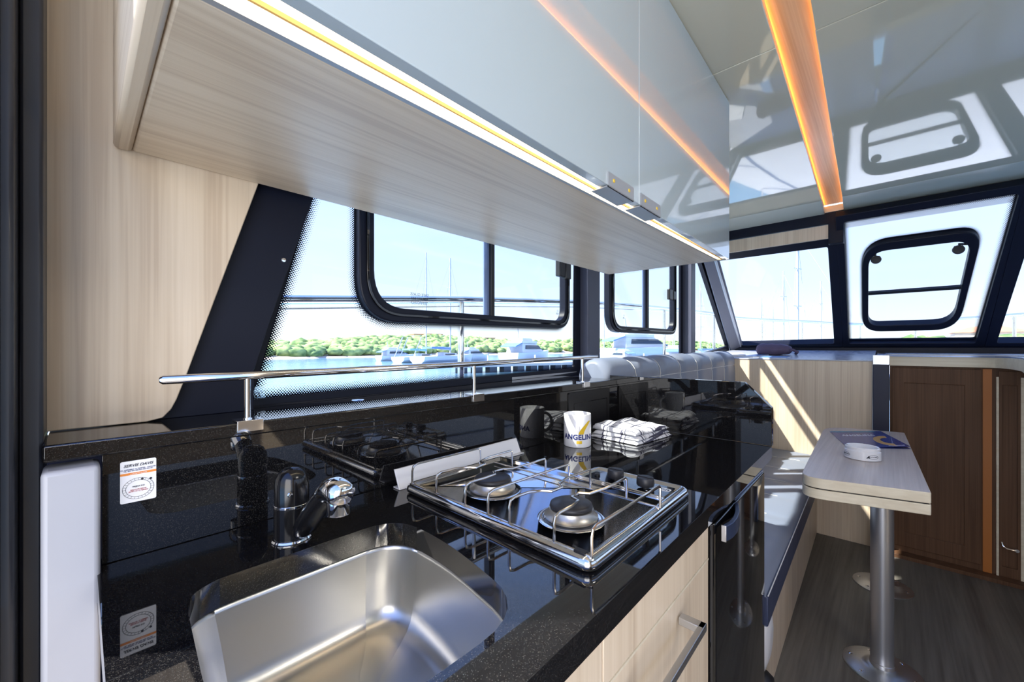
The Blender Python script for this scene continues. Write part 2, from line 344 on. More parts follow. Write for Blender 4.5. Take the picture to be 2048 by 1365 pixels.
# ---- side windows
def frit_strip(path, inward, rows, pitch, fn, n, name, parent):
    vs = []; uvs = []; fs = []; L = 0; rw = rows
    for i, p in enumerate(path):
        if i: L += (Vector(p)-Vector(path[i-1])).length
        q = inward[i]; vs += [fn(*p, n), fn(*q, n)]; uvs += [(L/pitch, 0), (L/pitch, rw)]
        if i: k = 2*i; fs.append((k-2, k, k+1, k-1))
    o0 = origin(parent); me = bpy.data.meshes.new(name); me.from_pydata([(x-o0.x, y-o0.y, z+H-o0.z) for x, y, z in vs], [], fs)
    ul = me.uv_layers.new(name='UVMap')
    for p in me.polygons:
        for li in p.loop_indices: ul.data[li].uv = uvs[me.loops[li].vertex_index]
    me.materials.append(MT['frit']); o = bpy.data.objects.new(name, me); C.objects.link(o); o.parent = parent; return o
def inset(pts, d):
    k = len(pts); out = []; cx = sum(p[0] for p in pts)/k; cy = sum(p[1] for p in pts)/k
    for i in range(k):
        a = Vector(pts[i-1]); p = Vector(pts[i]); b = Vector(pts[(i+1) % k])
        def nrm(u):
            n = Vector((-u.y, u.x)).normalized(); return n
        n1 = nrm(p-a); n2 = nrm(b-p); m = (n1+n2).normalized(); c = max(.35, m.dot(n1)); m = m/c
        if m.dot(Vector((cx, cy))-p) < 0: m = -m
        q = p+m*d; out.append((q.x, q.y))
    return out
def closed(path): return list(path)+[path[0]]
def sash(win, so, si, fn, mull, latch, n_in=-.018, horizontal=False):
    s = MB().ring(so, si, fn, n_in, .016).build('sash_frame', 'black_frame', win, bevel=.004)
    mid = [((a[0]+b[0])/2, (a[1]+b[1])/2) for a, b in zip(so, si)]
    MB().ring(inset(mid, -.0035), inset(mid, .0035), fn, n_in-.006, n_in+.002).build('gasket', 'black_gloss', s, bevel=.001)
    MB().prism(inset(si, -.002), fn, -.004, -.001).build('sash_glass', 'glass', s)
    return s
w1 = thing('window_1', None, None, (.9, 1.0, -.1), kind='structure')
g1 = rpoly([(.244, -.109), (1.552, -.096), (1.565, .70), (.460, .70)], [.004, .02, .03, .03], 4)
o1 = rpoly([(.16, -.20), (1.70, -.20), (1.70, .93), (.34, .93)], [.004]*4, 4)
MB().ring(o1, g1, GL, 0, .012).build('frame', 'black_frame', w1)
MB().prism(inset(g1, -.004), GL, .004, .009).build('glass_pane', 'glass', w1)
frit_strip(closed(g1), closed(inset(g1, .026)), 4, .0058, GL, .0035, 'dotted_border', w1)
so = rpoly([(.478, .066), (1.484, .082), (1.484, .625), (.478, .625)], [.115, .09, .07, .1], 8)
si = rpoly([(.520, .106), (1.445, .114), (1.445, .592), (.520, .592)], [.095, .06, .05, .08], 8)
s1 = sash(w1, so, si, GL, None, None)
frit_strip(closed(so), closed(inset(so, -.024)), 4, .0055, GL, .0030, 'dotted_border', w1)
MB().box(.968, .985, 1.002, 1.018, .106, .592).build('sliding_stile', 'black_rubber', s1, bevel=.002)
MB().box(.945, .968, 1.0135, 1.0185, .108, .592).build('pane_overlap', 'blue_trim', s1)
lt = MB().box(1.375, 1.41, 1.01, 1.034, .30, .372).box(1.425, 1.462, 1.012, 1.034, .295, .372).box(1.408, 1.427, 1.016, 1.034, .30, .372).build('latch', 'black_plastic', s1, bevel=.004)
text('SAFE GLASS\n43R-001583\nTEMPERED', .012, lambda x, y, z: (.675-x, .998, .140+y), 'glass_marking', 'ink', s1, ext=.0002)
text('E1\n43R', .012, lambda x, y, z: (1.405-x, 1.045, .150+y), 'glass_marking', 'ink', s1, ext=.0002)
tag(MB().box(1.60, 1.707, 1.016, 1.09, -.14, .9).build('trim_5', 'post_paint', bevel=.003), kind='structure')
# second side window
w2 = thing('window_2', None, None, (2.3, 1.06, -.1), kind='structure')
g2 = rrect(1.775, 2.845, -.10, .735, .03, 4)
MB().ring(rrect(1.69, 2.93, -.2, .93, .004, 4), g2, GL, 0, .012).build('frame', 'black_frame', w2)
MB().prism(inset(g2, -.004), GL, .004, .009).build('glass_pane', 'glass', w2)
so = rpoly([(1.844, .078), (2.735, .084), (2.735, .632), (1.844, .632)], [.11, .09, .08, .09], 8)
si = rpoly([(1.898, .112), (2.69, .118), (2.69, .594), (1.898, .594)], [.085, .07, .06, .07], 8)
s2 = sash(w2, so, si, GL, None, None)
MB().box(2.285, 2.308, 1.043, 1.06, .113, .594).build('sliding_stile', 'black_rubber', s2, bevel=.002)
MB().box(2.25, 2.285, 1.055, 1.060, .114, .594).build('pane_overlap', 'blue_trim', s2)
MB().box(2.60, 2.655, 1.035, 1.055, .31, .378).box(2.67, 2.72, 1.037, 1.055, .315, .372).box(2.65, 2.675, 1.041, 1.055, .32, .37).build('latch', 'black_plastic', s2, bevel=.004)
text('E1\n43R', .014, lambda x, y, z: (2.02-x, 1.056, .165+y), 'glass_marking', 'ink', s2, ext=.0002)
tag(MB().box(2.89, 2.965, 1.00, 1.09, -.14, .9).build('trim_6', 'post_paint', bevel=.003), kind='structure')
# the corner pane and the slanted pillar
w3 = thing('window_3', None, None, (3.4, 1.06, -.1), kind='structure')
g3 = rpoly([(3.03, -.075), (3.985, .012), (3.262, .66), (3.03, .66)], [.01, .02, .02, .01], 3)
MB().ring(rpoly([(2.93, -.2), (4.15, -.2), (3.31, .93), (2.93, .93)], .004, 3), g3, GL, 0, .03).build('frame', 'black_frame', w3)
MB().prism(inset(g3, -.004), GL, .012, .017).build('glass_pane', 'glass', w3)
def pill(x, z): return (x, z)
b = MB()
b.hexa([(3.99, 1.045, -.03), (4.05, .945, -.03), (4.16, .99, -.03), (4.16, 1.10, -.03)], [(3.235, 1.045, .70), (3.31, .95, .70), (3.42, .99, .70), (3.42, 1.10, .70)])
tag(b.build('trim_7', 'grey_post', bevel=.006), kind='structure')
tag(MB().tube([(4.03, .965, -.01), (3.30, .972, .68)], .010, 8).build('trim_8', 'alu_matt'), kind='structure')

# ---- windscreen: three raked panes in black frames
def wsp(u, v):
    d = u-1024; a, b_, c = 590.3+.6828*d, 551.7-.7306*d, 695-v; s = WX0/(a+WK*c); return (b_*s, c*s)
def pane(name, out, inn, rad):
    t = thing(name, None, None, (3.6, sum(p[0] for p in inn)/4, .0), kind='structure')
    gi = rpoly(inn, rad, 4); go = rpoly(out, .002, 4)
    MB().ring(go, gi, WS, -.03, .03).build('frame', 'black_frame', t, bevel=.003)
    MB().prism(inset(gi, -.004), WS, .005, .010).build('glass_pane', 'glass', t)
    return t, gi
w4, gi4 = pane('window_4', [(1.03, -.02), (.262, -.02), (.245, .73), (1.03, .73)], [(.965, .035), (.312, .048), (.296, .678), (.985, .682)], .012)
w5, gi5 = pane('window_5', [(.262, -.02), (-.447, -.02), (-.497, .83), (.245, .83)], [(.226, .047), (-.410, .047), (-.478, .795), (.208, .795)], .012)
w6, gi6 = pane('window_6', [(-.447, -.02), (-1.36, -.02), (-1.34, .83), (-.497, .83)], [(-.498, .046), (-1.28, .046), (-1.25, .72), (-.556, .72)], .012)
frit_strip(closed(gi5), closed(inset(gi5, .03)), 4, .0070, WS, .0045, 'dotted_border', w5)
ho = rpoly([(.144, .136), (-.325, .136), (-.375, .665), (.128, .665)], [.10, .12, .09, .13], 7)
hi = rpoly([(.112, .175), (-.30, .175), (-.338, .622), (.097, .622)], [.06, .09, .07, .09], 7)
hs = MB().ring(ho, hi, WS, -.035, .02).build('hatch_frame', 'black_frame', w5, bevel=.004)
MB().prism(inset(hi, -.002), WS, .0, .004).build('hatch_glass', 'glass', hs)
MB().prism([(.112, .368), (-.318, .368), (-.319, .382), (.112, .382)], WS, -.02, .0).build('hatch_bar', 'black_rubber', hs)
for (y, z, sg) in ((.062, .585, 1), (-.288, .590, -1)):
    k = MB(); c = WS(y, z, -.045)
    k.lathe([(.0, -.01), (.022, -.008), (.026, 0), (.022, .010), (0, .012)], c, 18, 'X')
    k.tube([(c[0], y, z), (c[0]+.02, y+.05*sg, z-.005)], .006, 8).tube([(c[0], y-.012, z-.01), (c[0], y-.014, z-.03)], .006, 8).tube([(c[0], y+.012, z-.01), (c[0], y+.014, z-.03)], .006, 8)
    k.build('hatch_latch', 'black_rubber', hs)
frit_strip(closed(ho), closed(inset(ho, -.02)), 4, .0065, WS, .0042, 'dotted_border', w5)
tag(MB().box(4.0, 4.10, -1.36, 1.03, -.06, -.0).build('trim_9', 'black_frame', bevel=.004), kind='structure')
# brow of the roof outside, over the windscreen
tag(MB().hexa([(3.30, -1.45, .87), (3.72, -1.1, .845), (3.72, .95, .845), (3.30, 1.15, .87)], [(3.30, -1.45, .94), (3.72, -1.1, .90), (3.72, .95, .90), (3.30, 1.15, .94)]).build('trim_10', 'deck_white', bevel=.01), kind='structure')
# door jamb at the left edge of the view
dj = MB().box(-.20, -.066, .72, .875, -1.17, .873).box(-.066, -.052, .745, .875, -1.17, .873).box(-.052, -.0315, .79, .875, -1.17, .873)
tag(dj.build('trim_11', 'jamb', bevel=.004), kind='structure')
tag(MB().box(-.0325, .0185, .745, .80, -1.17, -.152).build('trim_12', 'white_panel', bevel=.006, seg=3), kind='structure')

# ---------------------------------------------------------------- galley
XR = 1.40
sink_hole = [(p[0], p[1]) for p in rpoly([(.073, .425), (.085, .298), (.345, .296), (.381, .50), (.372, .620), (.30, .6205), (.13, .622), (.085, .615)], [.03, .055, .075, .08, .06, .03, .02, .04], 6)]
ct = thing('worktop', 'glossy black granite galley worktop with speckles, cut out for the sink', 'worktop', (.7, .5, -.294))
b = MB().plate([(.0155, yf(0)), (XR, yf(XR)), (XR, .80), (.0155, .80)], [sink_hole], -.330, -.294)
b.build('slab', 'granite', ct, bevel=.002)
bs = thing('backsplash', 'tall black granite backsplash with a ledge under the galley window', 'backsplash', (.7, .78, -.294))
MB().box(.0205, XR, .775, .80, -.2935, -.144).build('panel', 'granite', bs, bevel=.0008)
b = MB(); b.prism([(-.032, .762), (XR, .762), (XR, 1.06), (1.55, 1.055), (1.60, 1.07), (.25, .985), (.04, .905), (-.032, .905)], XY, -.144, -.122)
b.build('ledge', 'granite', bs, bevel=.0025)
op = MB().prism(rrect(1.100, 1.362, -.29, -.152, .006, 3), XZ, .771, .7745).build('socket_cover', 'black_plastic', bs)
MB().ring(rrect(1.128, 1.345, -.285, -.188, .004, 3), rrect(1.130, 1.343, -.283, -.190, .004, 3), XZ, .7702, .7715).build('cover_seam', 'black_gloss', op)
MB().lathe([(.0, .002), (.012, .0015), (.014, 0)], (.44, .90, -.122), 20).build('drain_cap', 'chrome', bs)
# glass pane foot rail between ledge and window
tag(MB().prism([(.235, .972), (1.60, 1.058), (1.60, 1.066), (.235, .980)], XY, -.1215, -.112).build('trim_13', 'alu_matt'), kind='structure')
ep = MB().prism([(.79, -.2935), (.2545, -.2935), (.2545, -.180), (.327, -.108), (.79, -.108)], YZ, XR-.001, XR+.019)
tag(ep.build('side_splash', 'granite', bevel=.0015), 'black granite splash plate with a cut corner at the far end of the worktop', 'splash plate')

# sink
sk = thing('sink', 'brushed stainless steel sink bowl set under the black worktop', 'sink', (.22, .46, -.45))
def ins(d): return inset(sink_hole, d)
b = MB(); loops = [(-.004, -.3305), (-.003, -.340), (.004, -.38), (.010, -.420), (.016, -.434), (.026, -.443), (.040, -.447), (.09, -.449)]
cx, cy = .228, .458; n = len(sink_hole); vs = []
for d, z in loops:
    k = d/.16; vs += [(x+(cx-x)*k*1.15, y+(cy-y)*k, z) for x, y in sink_hole]
fs = []
for i in range(len(loops)-1):
    for j in range(n): fs.append((i*n+j, i*n+(j+1) % n, (i+1)*n+(j+1) % n, (i+1)*n+j))
vs.append((cx, cy, -.4505)); e = len(vs)-1; i = len(loops)-1
for j in range(n): fs.append((i*n+j, i*n+(j+1) % n, e))
mat('sink_steel', (.60, .59, .56), .30, 1.)
for l in list(MT['sink_steel'].node_tree.links):
    if l.to_socket.name == 'Roughness': MT['sink_steel'].node_tree.links.remove(l)
so_ = b.add(vs, fs).build('bowl', 'sink_steel', sk, angle=60)
sm = so_.modifiers.new('solid', 'SOLIDIFY'); sm.thickness = .0012; sm.offset = 0
dr = MB().lathe([(.0, .001), (.012, .001), (.020, .003), (.032, .002), (.034, 0)], (cx-.03, cy-.02, -.4495), 24).build('drain', 'chrome', sk)
# faucet
fc = thing('faucet', 'black single lever faucet with chrome rings behind the sink', 'faucet', (.223, .672, -.294))
MB().lathe([(.0275, 0), (.028, .002), (.0265, .0045), (.024, .005)], (.223, .672, -.294), 32).build('base_ring', 'chrome', fc)
MB().lathe([(.0245, .004), (.0245, .052)], (.223, .672, -.294), 32).build('body', 'faucet_black', fc, bevel=.0005)
MB().lathe([(.0246, .052), (.0250, .0525), (.0250, .0555), (.0246, .056)], (.223, .672, -.294), 32).build('collar', 'chrome', fc)
hd = MB().lathe([(.0240, .056), (.0240, .080), (.0225, .094), (.0175, .104), (.009, .109), (0, .110)], (.223, .672, -.294), 32)
hd.build('lever', 'faucet_black', fc, angle=50)
MB().lathe([(0, -.0022), (.003, -.0016), (.004, 0.)], (.2135, .6500, -.2195), 12, 'Y').build('indicator', 'chrome', fc)
MB().tube([(.229, .660, -.283), (.230, .632, -.262), (.231, .604, -.235), (.232, .580, -.214), (.233, .560, -.199)], .015, 16, radii=[.012, .0165, .0160, .0155, .016]).build('spout', 'faucet_black', fc)
MB().tube([(.233, .570, -.203), (.233, .552, -.193), (.233, .534, -.190), (.233, .518, -.192), (.233, .512, -.194)], .015, 20, radii=[.0155, .0175, .0180, .0165, .010]).build('spout_tip', 'chrome', fc, angle=60)
MB().lathe([(.0145, -.004), (.0150, -.003), (.0150, .014)], (.233, .530, -.215), 20).build('aerator', 'chrome', fc)

# hob
hb = thing('gas_hob', 'two burner stainless steel gas hob with wire pan supports', 'hob', (.6, .5, -.294))
tray_o = rpoly([(.445, .278), (.822, .286), (.822, .497), (.735, .50), (.730, .724), (.448, .720)], [.02, .02, .02, .006, .02, .02], 5)
def hobring(dz0, dz1): pass
def loft(loopz, cap_last=True, cap_first=False):
    b = MB(); n = len(loopz[0][0]); vs = []
    for lp, z in loopz: vs += [(p[0], p[1], z) for p in lp]
    fs = [(i*n+j, i*n+(j+1) % n, (i+1)*n+(j+1) % n, (i+1)*n+j) for i in range(len(loopz)-1) for j in range(n)]
    b.add(vs, fs)
    if cap_last: b.f.append(tuple((len(loopz)-1)*n+j for j in range(n)))
    if cap_first: b.f.append(tuple(range(n))[::-1])
    return b
def off(d):   # true offset of the L-shaped tray outline
    P = tray_o; k = len(P); out = []; area = sum(P[i][0]*P[(i+1) % k][1]-P[(i+1) % k][0]*P[i][1] for i in range(k)); sg = 1 if area > 0 else -1
    for i in range(k):
        a = Vector(P[i-1]); p = Vector(P[i]); c = Vector(P[(i+1) % k])
        n1 = Vector((-(p-a).y, (p-a).x)).normalized()*sg; n2 = Vector((-(c-p).y, (c-p).x)).normalized()*sg
        m = (n1+n2).normalized(); m = m/max(.5, m.dot(n1)); q = p+m*d; out.append((q.x, q.y))
    return out
tz = -.294
loft([(off(.004), tz+.001), (off(.0), tz+.004), (off(-.001), tz+.010), (off(.0015), tz+.016), (off(.006), tz+.0195), (off(.011), tz+.0205), (off(.0145), tz+.019), (off(.018), tz+.014), (off(.022), tz+.0125)], True, True).build('tray', 'hob_steel', hb, angle=50)
# black control panel
cp = MB().prism(rrect(.735, .800, .306, .480, .006, 4), XY, tz+.013, tz+.0165).build('control_panel', 'black_gloss', hb)
MB().tube([(.726, .300, tz+.018), (.726, .700, tz+.018)], .0035, 8).tube([(.720, .300, tz+.0175), (.720, .490, tz+.0175)], .0025, 8).build('tray_rib', 'hob_steel', hb)
MB().ring(rpoly([(.770, .3085), (.786, .3085), (.786, .3385), (.770, .3385)], .006, 4), rpoly([(.7725, .311), (.7835, .311), (.7835, .336), (.7725, .336)], .005, 4), XY, tz+.0165, tz+.0168).build('badge', 'white', cp)
text('CAN', .0085, lambda x, y, z: (.7765+y, .3235-x, tz+.0167+z), 'badge_lettering', 'white', cp, spacing=1.1)
MB().lathe([(.006, 0), (.006, .003), (.004, .004), (0, .004)], (.765, .462, tz+.0165), 14).build('ignition_button', 'black_plastic', cp)
for x, y in ((.748, .40), (.748, .343), (.748, .445)): MB().lathe([(.0018, 0), (.0018, .0003), (0, .0003)], (x, y, tz+.0165), 8).build('dial_mark', 'white', cp)
for x, y in ((.768, .420), (.762, .352)):
    kb = MB().lathe([(.007, 0), (.007, .004), (.0160, .005), (.0170, .008), (.0165, .019), (.0152, .021), (0, .0212)], (x, y, tz+.0165), 28).box(x-.003, x+.003, y-.0155, y+.0155, tz+.036, tz+.039).build('knob', 'black_cap', hb)
for (x, y, R) in ((.552, .568, 1.10), (.548, .380, 1.06)):
    bu = MB().lathe([(.050*R, 0), (.052*R, .003), (.047*R, .005), (.044*R, .003), (.040*R, .003)], (x, y, tz+.0125), 40).build('burner', 'hob_steel', hb, angle=60)
    MB().lathe([(.036*R, .003), (.040*R, .005), (.041*R, .009), (.036*R, .013), (.034*R, .020), (.020*R, .022)], (x, y, tz+.0125), 40).build('flame_ring', 'burner', bu, angle=60)
    MB().lathe([(.031*R, .0205), (.033*R, .023), (.032*R, .027), (.028*R, .029), (0, .0300)], (x, y, tz+.0125), 40).build('burner_cap', 'black_cap', bu, angle=60)
zt = -.2365; zb = tz+.020
def wire(pts, name='pan_support', r=.0023): return MB().tube(pts, r, 8).build(name, 'wire', hb)
def hoop(mid, yL, yR, xl=.456, xr=.676):
    P = [(xl, yL, zb), (xl, yL, zt-.012), (xl+.003, yL, zt-.003), (xl+.012, yL, zt)]+[(x, y, zt) for x, y in mid]+[(xr-.004, yR, zt), (xr, yR, zt-.003), (xr, yR, zb)]
    return wire(P)
hoop([(.60, .700)], .700, .700, xr=.640)
hoop([(.50, .618), (.525, .604), (.532, .592), (.560, .598), (.566, .618), (.60, .630)], .620, .632)
hoop([(.50, .535), (.528, .537), (.538, .550), (.562, .548), (.575, .537), (.62, .534)], .537, .534)
hoop([(.56, .478)], .480, .474)
hoop([(.50, .430), (.520, .418), (.528, .405), (.556, .404), (.566, .418), (.60, .426)], .432, .424)
hoop([(.50, .346), (.524, .350), (.530, .366), (.552, .368), (.562, .354), (.60, .348)], .345, .348)
hoop([(.56, .284)], .284, .286)
wire([(.456, .702, zb), (.456, .283, zb)]); wire([(.676, .69, zb), (.676, .286, zb)])
MB().box(.452, .462, .292, .310, tz+.019, tz+.023).build('grid_clip', 'black_rubber', hb, bevel=.001)
# leaning aluminium profile behind the hob
wb = MB().hexa([(.447, .733, -.2935), (.838, .748, -.2935), (.838, .752, -.2935), (.447, .737, -.2935)], [(.447, .752, -.255), (.838, .766, -.255), (.838, .770, -.255), (.447, .756, -.255)])
wb.box(.447, .838, .737, .757, -.2936, -.2905)
tag(wb.build('splash_rail', 'white_alu', bevel=.0008), 'long pale metal strip leaning against the black backsplash behind the hob', 'metal strip')

# mug
mg = thing('mug', 'white mug printed with dark letters and a yellow mark, beside the folded towels', 'mug', (1.022, .686, -.294))
mc = (1.022, .686, -.294); R = .0405; MHT = .096
MB().lathe([(R-.004, 0), (R-.001, .001), (R, .004), (R, MHT-.001), (R-.001, MHT), (R-.0035, MHT-.001), (R-.004, .008), (0, .007)], mc, 48).build('body', 'white_gloss', mg, angle=50)
th0 = math.atan2(-mc[1], -mc[0])
hdir = th0+math.radians(190)
hp = []
for i in range(9):
    t = PI*i/8; rr = R-.003+.028*math.sin(t); zz = .048+.030*math.cos(t); hp.append((mc[0]+rr*math.cos(hdir), mc[1]+rr*math.sin(hdir), mc[2]+zz))
MB().tube(hp, .005, 10).build('handle', 'white_gloss', mg)
def onmug(dx, dz): return lambda x, y, z: (mc[0]+(R+.0002+z)*math.cos(th0+(x+dx)/R), mc[1]+(R+.0002+z)*math.sin(th0+(x+dx)/R), mc[2]+y+dz)
text('ANGELINA', .0205, onmug(.0075, .031), 'lettering', 'navy', mg, spacing=1.04, bold=.0007)
b = MB(); N = 12
for i in range(N+1):
    t = i/N; z = .040+.038*t; x0_ = .003+.032*t**1.5; wd = .016-.004*t
    for k in range(7): b.v.append(onmug(0, 0)(x0_+wd*k/6, z, .0001))
    if i:
        for k in range(6): q = (i-1)*7+k; b.f.append((q, q+1, q+8, q+7))
b.build('yellow_stroke', 'yellow', mg); b = MB()
for i in range(5): b.v += [onmug(0, 0)(-.0025+.004*i, .0125, 0), onmug(0, 0)(-.0025+.004*i, .0205, 0)]
for i in range(4): b.f.append((2*i, 2*i+1, 2*i+3, 2*i+2))
b.build('yellow_block', 'yellow', mg)

# folded towels
def slab(cx, cy, z0, L, W, T, rot, seed, lift):
    b = MB(); nx, ny = 34, 26; c, s = math.cos(rot), math.sin(rot); top = []; bot = []
    for i in range(nx+1):
        for j in range(ny+1):
            u = -1+2*i/nx; v = -1+2*j/ny
            ex = (1-abs(u)**14)**.5 if abs(u) < 1 else 0; ey = (1-abs(v)**14)**.5 if abs(v) < 1 else 0
            hgt = T*(.30+.70*ex*ey)
            nn = noise.noise(Vector((u*1.6+seed, v*1.8, seed)))
            x = u*L/2; y = v*W/2; wv = lift*(nn+.35)*(.4+.6*(u < 2))
            zt_ = z0+hgt+max(0, wv); zb_ = z0+.002*(1-ex*ey)
            X, Y = cx+x*c-y*s, cy+x*s+y*c; top.append((X, Y, zt_)); bot.append((X, Y, zb_))
    k = len(top); b.v = top+bot
    for i in range(nx):
        for j in range(ny):
            a = i*(ny+1)+j; b.f.append((a, a+ny+1, a+ny+2, a+1)); b.f.append((k+a, k+a+1, k+a+ny+2, k+a+ny+1))
    def sd(lst):
        for p, q in zip(lst, lst[1:]): b.f.append((p, q, q+k, p+k))
    sd([i*(ny+1) for i in range(nx+1)]); sd([i*(ny+1)+ny for i in range(nx+1)][::-1]); sd(list(range(ny+1))[::-1]); sd([nx*(ny+1)+j for j in range(ny+1)])
    return b
labs = ['white and navy checked tea towel, lowest of the folded pile on the worktop', 'folded checked tea towel in the middle of the pile on the worktop', 'folded white tea towel with dark check lines, topmost of the pile']
for i, (dz, L, W, T, rot, sd, lf) in enumerate(((0, .215, .175, .010, -.10, 1.3, .001), (.0105, .20, .165, .013, -.06, 4.1, .002), (.0245, .195, .160, .012, -.12, 7.7, .012))):
    t = thing('folded_tea_towel', labs[i], 'towel', (1.245, .625, -.294+dz), 'folded tea towels on the worktop')
    slab(1.245, .625, -.294+dz, L, W, T, rot, sd, lf).build('cloth', 'towel', t, angle=80)
    if i != 1:
        q = slab(1.25, .63, -.294+dz+T*.55, L*.96, W*.93, T*.3, rot, sd, 0).build('folded_layer', 'towel', t, angle=80)

# sticker
st = thing('sticker', 'white service sticker with an orange band and a date dial on the backsplash', 'sticker', (.057, .775, -.19))
MB().prism(rrect(.038, .0755, -.217, -.159, .002, 3), XZ, .7735, .775).build('card', 'white', st)
def onst(cx_, cz): return lambda x, y, z: (cx_+x, .7733-z, cz+y)
text('SERVIS DAVIS', .0052, onst(.0565, -.1655), 'headline', 'ink', st, shear=.35, bold=.00008)
text('UL. MARINSKA 12, MURTER - CROATIA\nTEL. 022 434 100 FAX 022 434 101', .0021, onst(.0565, -.1718), 'small_print', 'navy', st)
MB().box(.038, .0755, .7731, .7735, -.1785, -.1755).build('band', 'orange_band', st)
text('www.servis-davis.hr', .0022, onst(.0568, -.177), 'band_print', 'white', st, ext=.0006)
b = MB()
for rr in (.0148, .0118): b.ring([(.0565+rr*math.cos(2*PI*i/40)*1.12, -.1985+rr*math.sin(2*PI*i/40)) for i in range(40)], [(.0565+(rr-.0003)*math.cos(2*PI*i/40)*1.12, -.1985+(rr-.0003)*math.sin(2*PI*i/40)) for i in range(40)], XZ, .7731, .7735)
for i in range(24):
    a = 2*PI*i/24; x, z = .0565+.0133*math.cos(a)*1.12, -.1985+.0133*math.sin(a)
    b.tube([(.0565+.0118*math.cos(a)*1.12, .7733, -.1985+.0118*math.sin(a)), (.0565+.0148*math.cos(a)*1.12, .7733, -.1985+.0148*math.sin(a))], .00015, 4)
b.build('dial', 'ink', st)
for x, z in ((.0605, -.1862), (.0695, -.1875)): MB().lathe([(0, -.0002), (.0015, -.0002), (.0015, 0)], (x, .7733, z), 12, 'Y').build('punch_mark', 'ink', st)
text('VRIJEDI DO', .0026, onst(.0565, -.1955), 'dial_print', 'ink', st); text('REDOVITI SERVIS\nJAMSTVO 12 MJESECI', .0022, onst(.0565, -.2010), 'red_print', 'red_ink', st)

# grab rail over the ledge
gr = thing('grab_rail', 'polished steel grab rail on three posts along the galley ledge', 'rail', (.7, .775, -.122))
MB().tube([(.079, .778, -.048), (.083, .778, -.048), (.69, .778, -.0425), (1.283, .778, -.034), (1.287, .778, -.034)], .0068, 14, radii=[.004, .0068, .0068, .0068, .004]).build('tube', 'chrome', gr)
for x, z in ((.190, -.047), (.690, -.0425), (1.190, -.0355)):
    p = MB().tube([(x, .778, -.120), (x, .778, z)], .0048, 12).lathe([(.0066, 0), (.0066, .003)], (x, .778, -.120), 12).build('post', 'chrome', gr)
    MB().box(x-.0185, x+.0185, .7600, .792, -.1218, -.1185).box(x-.0185, x+.0185, .7585, .7615, -.137, -.1185).build('bracket', 'chrome', p, bevel=.0006)

# base cabinet
bc = thing('base_cabinet', 'light wood base cabinet with drawers under the worktop', 'cabinet', (.42, .5, -1.17))
b = MB().box(.022, .040, .262, .775, -1.17, -.331).box(.414, .424, .262, .775, -1.17, -.46).box(.806, .824, .262, .775, -1.17, -.331).box(.04, .806, .765, .775, -1.17, -.331).box(.04, .806, .262, .765, -1.17, -1.09)
b.build('carcass', 'oak_z', bc)
def front(x0, x1, z0, z1, name):
    return MB().hexa([(x0, yf(x0)+.009, z0), (x1, yf(x1)+.009, z0), (x1, .262, z0), (x0, .262, z0)], [(x0, yf(x0)+.009, z1), (x1, yf(x1)+.009, z1), (x1, .262, z1), (x0, .262, z1)]).build(name, 'oak_z', bc, bevel=.0012)
front(.024, .416, -1.08, -.333, 'door')
f1 = front(.4195, .818, -.4015, -.333, 'drawer_front'); f2 = front(.4195, .818, -.655, -.4055, 'drawer'); f3 = front(.4195, .818, -1.08, -.659, 'drawer')
for zz in (-.4035, -.657): MB().hexa([(.4195, .2445, zz-.0019), (.818, .2520, zz-.0019), (.818, .262, zz-.0019), (.4195, .262, zz-.0019)], [(.4195, .2445, zz+.0015), (.818, .2520, zz+.0015), (.818, .262, zz+.0015), (.4195, .262, zz+.0015)]).build('edge_band', 'oak_edge', bc)
for f, zz in ((f2, -.437), (f3, -.70)):
    MB().hexa([(.455, .204, zz-.006), (.668, .208, zz-.006), (.668, .217, zz-.006), (.455, .213, zz-.006)], [(.455, .204, zz+.006), (.668, .208, zz+.006), (.668, .217, zz+.006), (.455, .213, zz+.006)]).box(.652, .668, .208, .246, zz-.006, zz+.006).box(.455, .471, .206, .242, zz-.006, zz+.006).build('handle', 'alu', f, bevel=.001)
# fridge
fr = thing('fridge', 'glossy black fridge built in under the far end of the worktop', 'fridge', (1.05, .5, -1.17))
MB().box(.832, 1.298, .295, .76, -1.10, -.345).build('cabinet_body', 'black_plastic', fr)
MB().box(.826, .838, .263, .295, -1.14, -.331).box(1.300, 1.306, .263, .295, -1.14, -.331).box(.838, 1.30, .275, .295, -.340, -.331).box(.826, 1.306, .268, .76, -1.17, -1.10).build('mounting_frame', 'black_plastic', fr)
dd = MB().prism(rpoly([(.842, .247), (1.298, .2525), (1.298, .292), (.842, .288)], [.012, .008, .004, .004], 4), XY, -1.085, -.345).build('door', 'black_gloss', fr, bevel=.003)
dh = MB().prism([(.843, .2275), (.87, .2225), (.90, .2225), (.94, .228), (.975, .238), (1.0, .2475), (.99, .2485), (.965, .2445), (.935, .236), (.90, .231), (.87, .231), (.843, .2355)], XY, -.372, -.342).build('door_handle', 'blue_dark', dd, bevel=.0015)
MB().box(.8415, .8435, .2275, .2365, -.373, -.3415).build('handle_cap', 'alu', dh, bevel=.0008)
MB().box(1.02, 1.292, .256, .275, -.3448, -.340).build('top_rail', 'blue_trim', dd, bevel=.001)
MB().lathe([(.005, 0), (.005, .010), (0, .011)], (.849, .270, -.3448), 12).build('hinge', 'alu_matt', dd)
tag(MB().box(1.308, 1.318, .278, .80, -1.17, -.331).build('galley_end_board', 'oak_z', bevel=.001), 'light wood end panel between the black fridge and the sofa', 'panel')

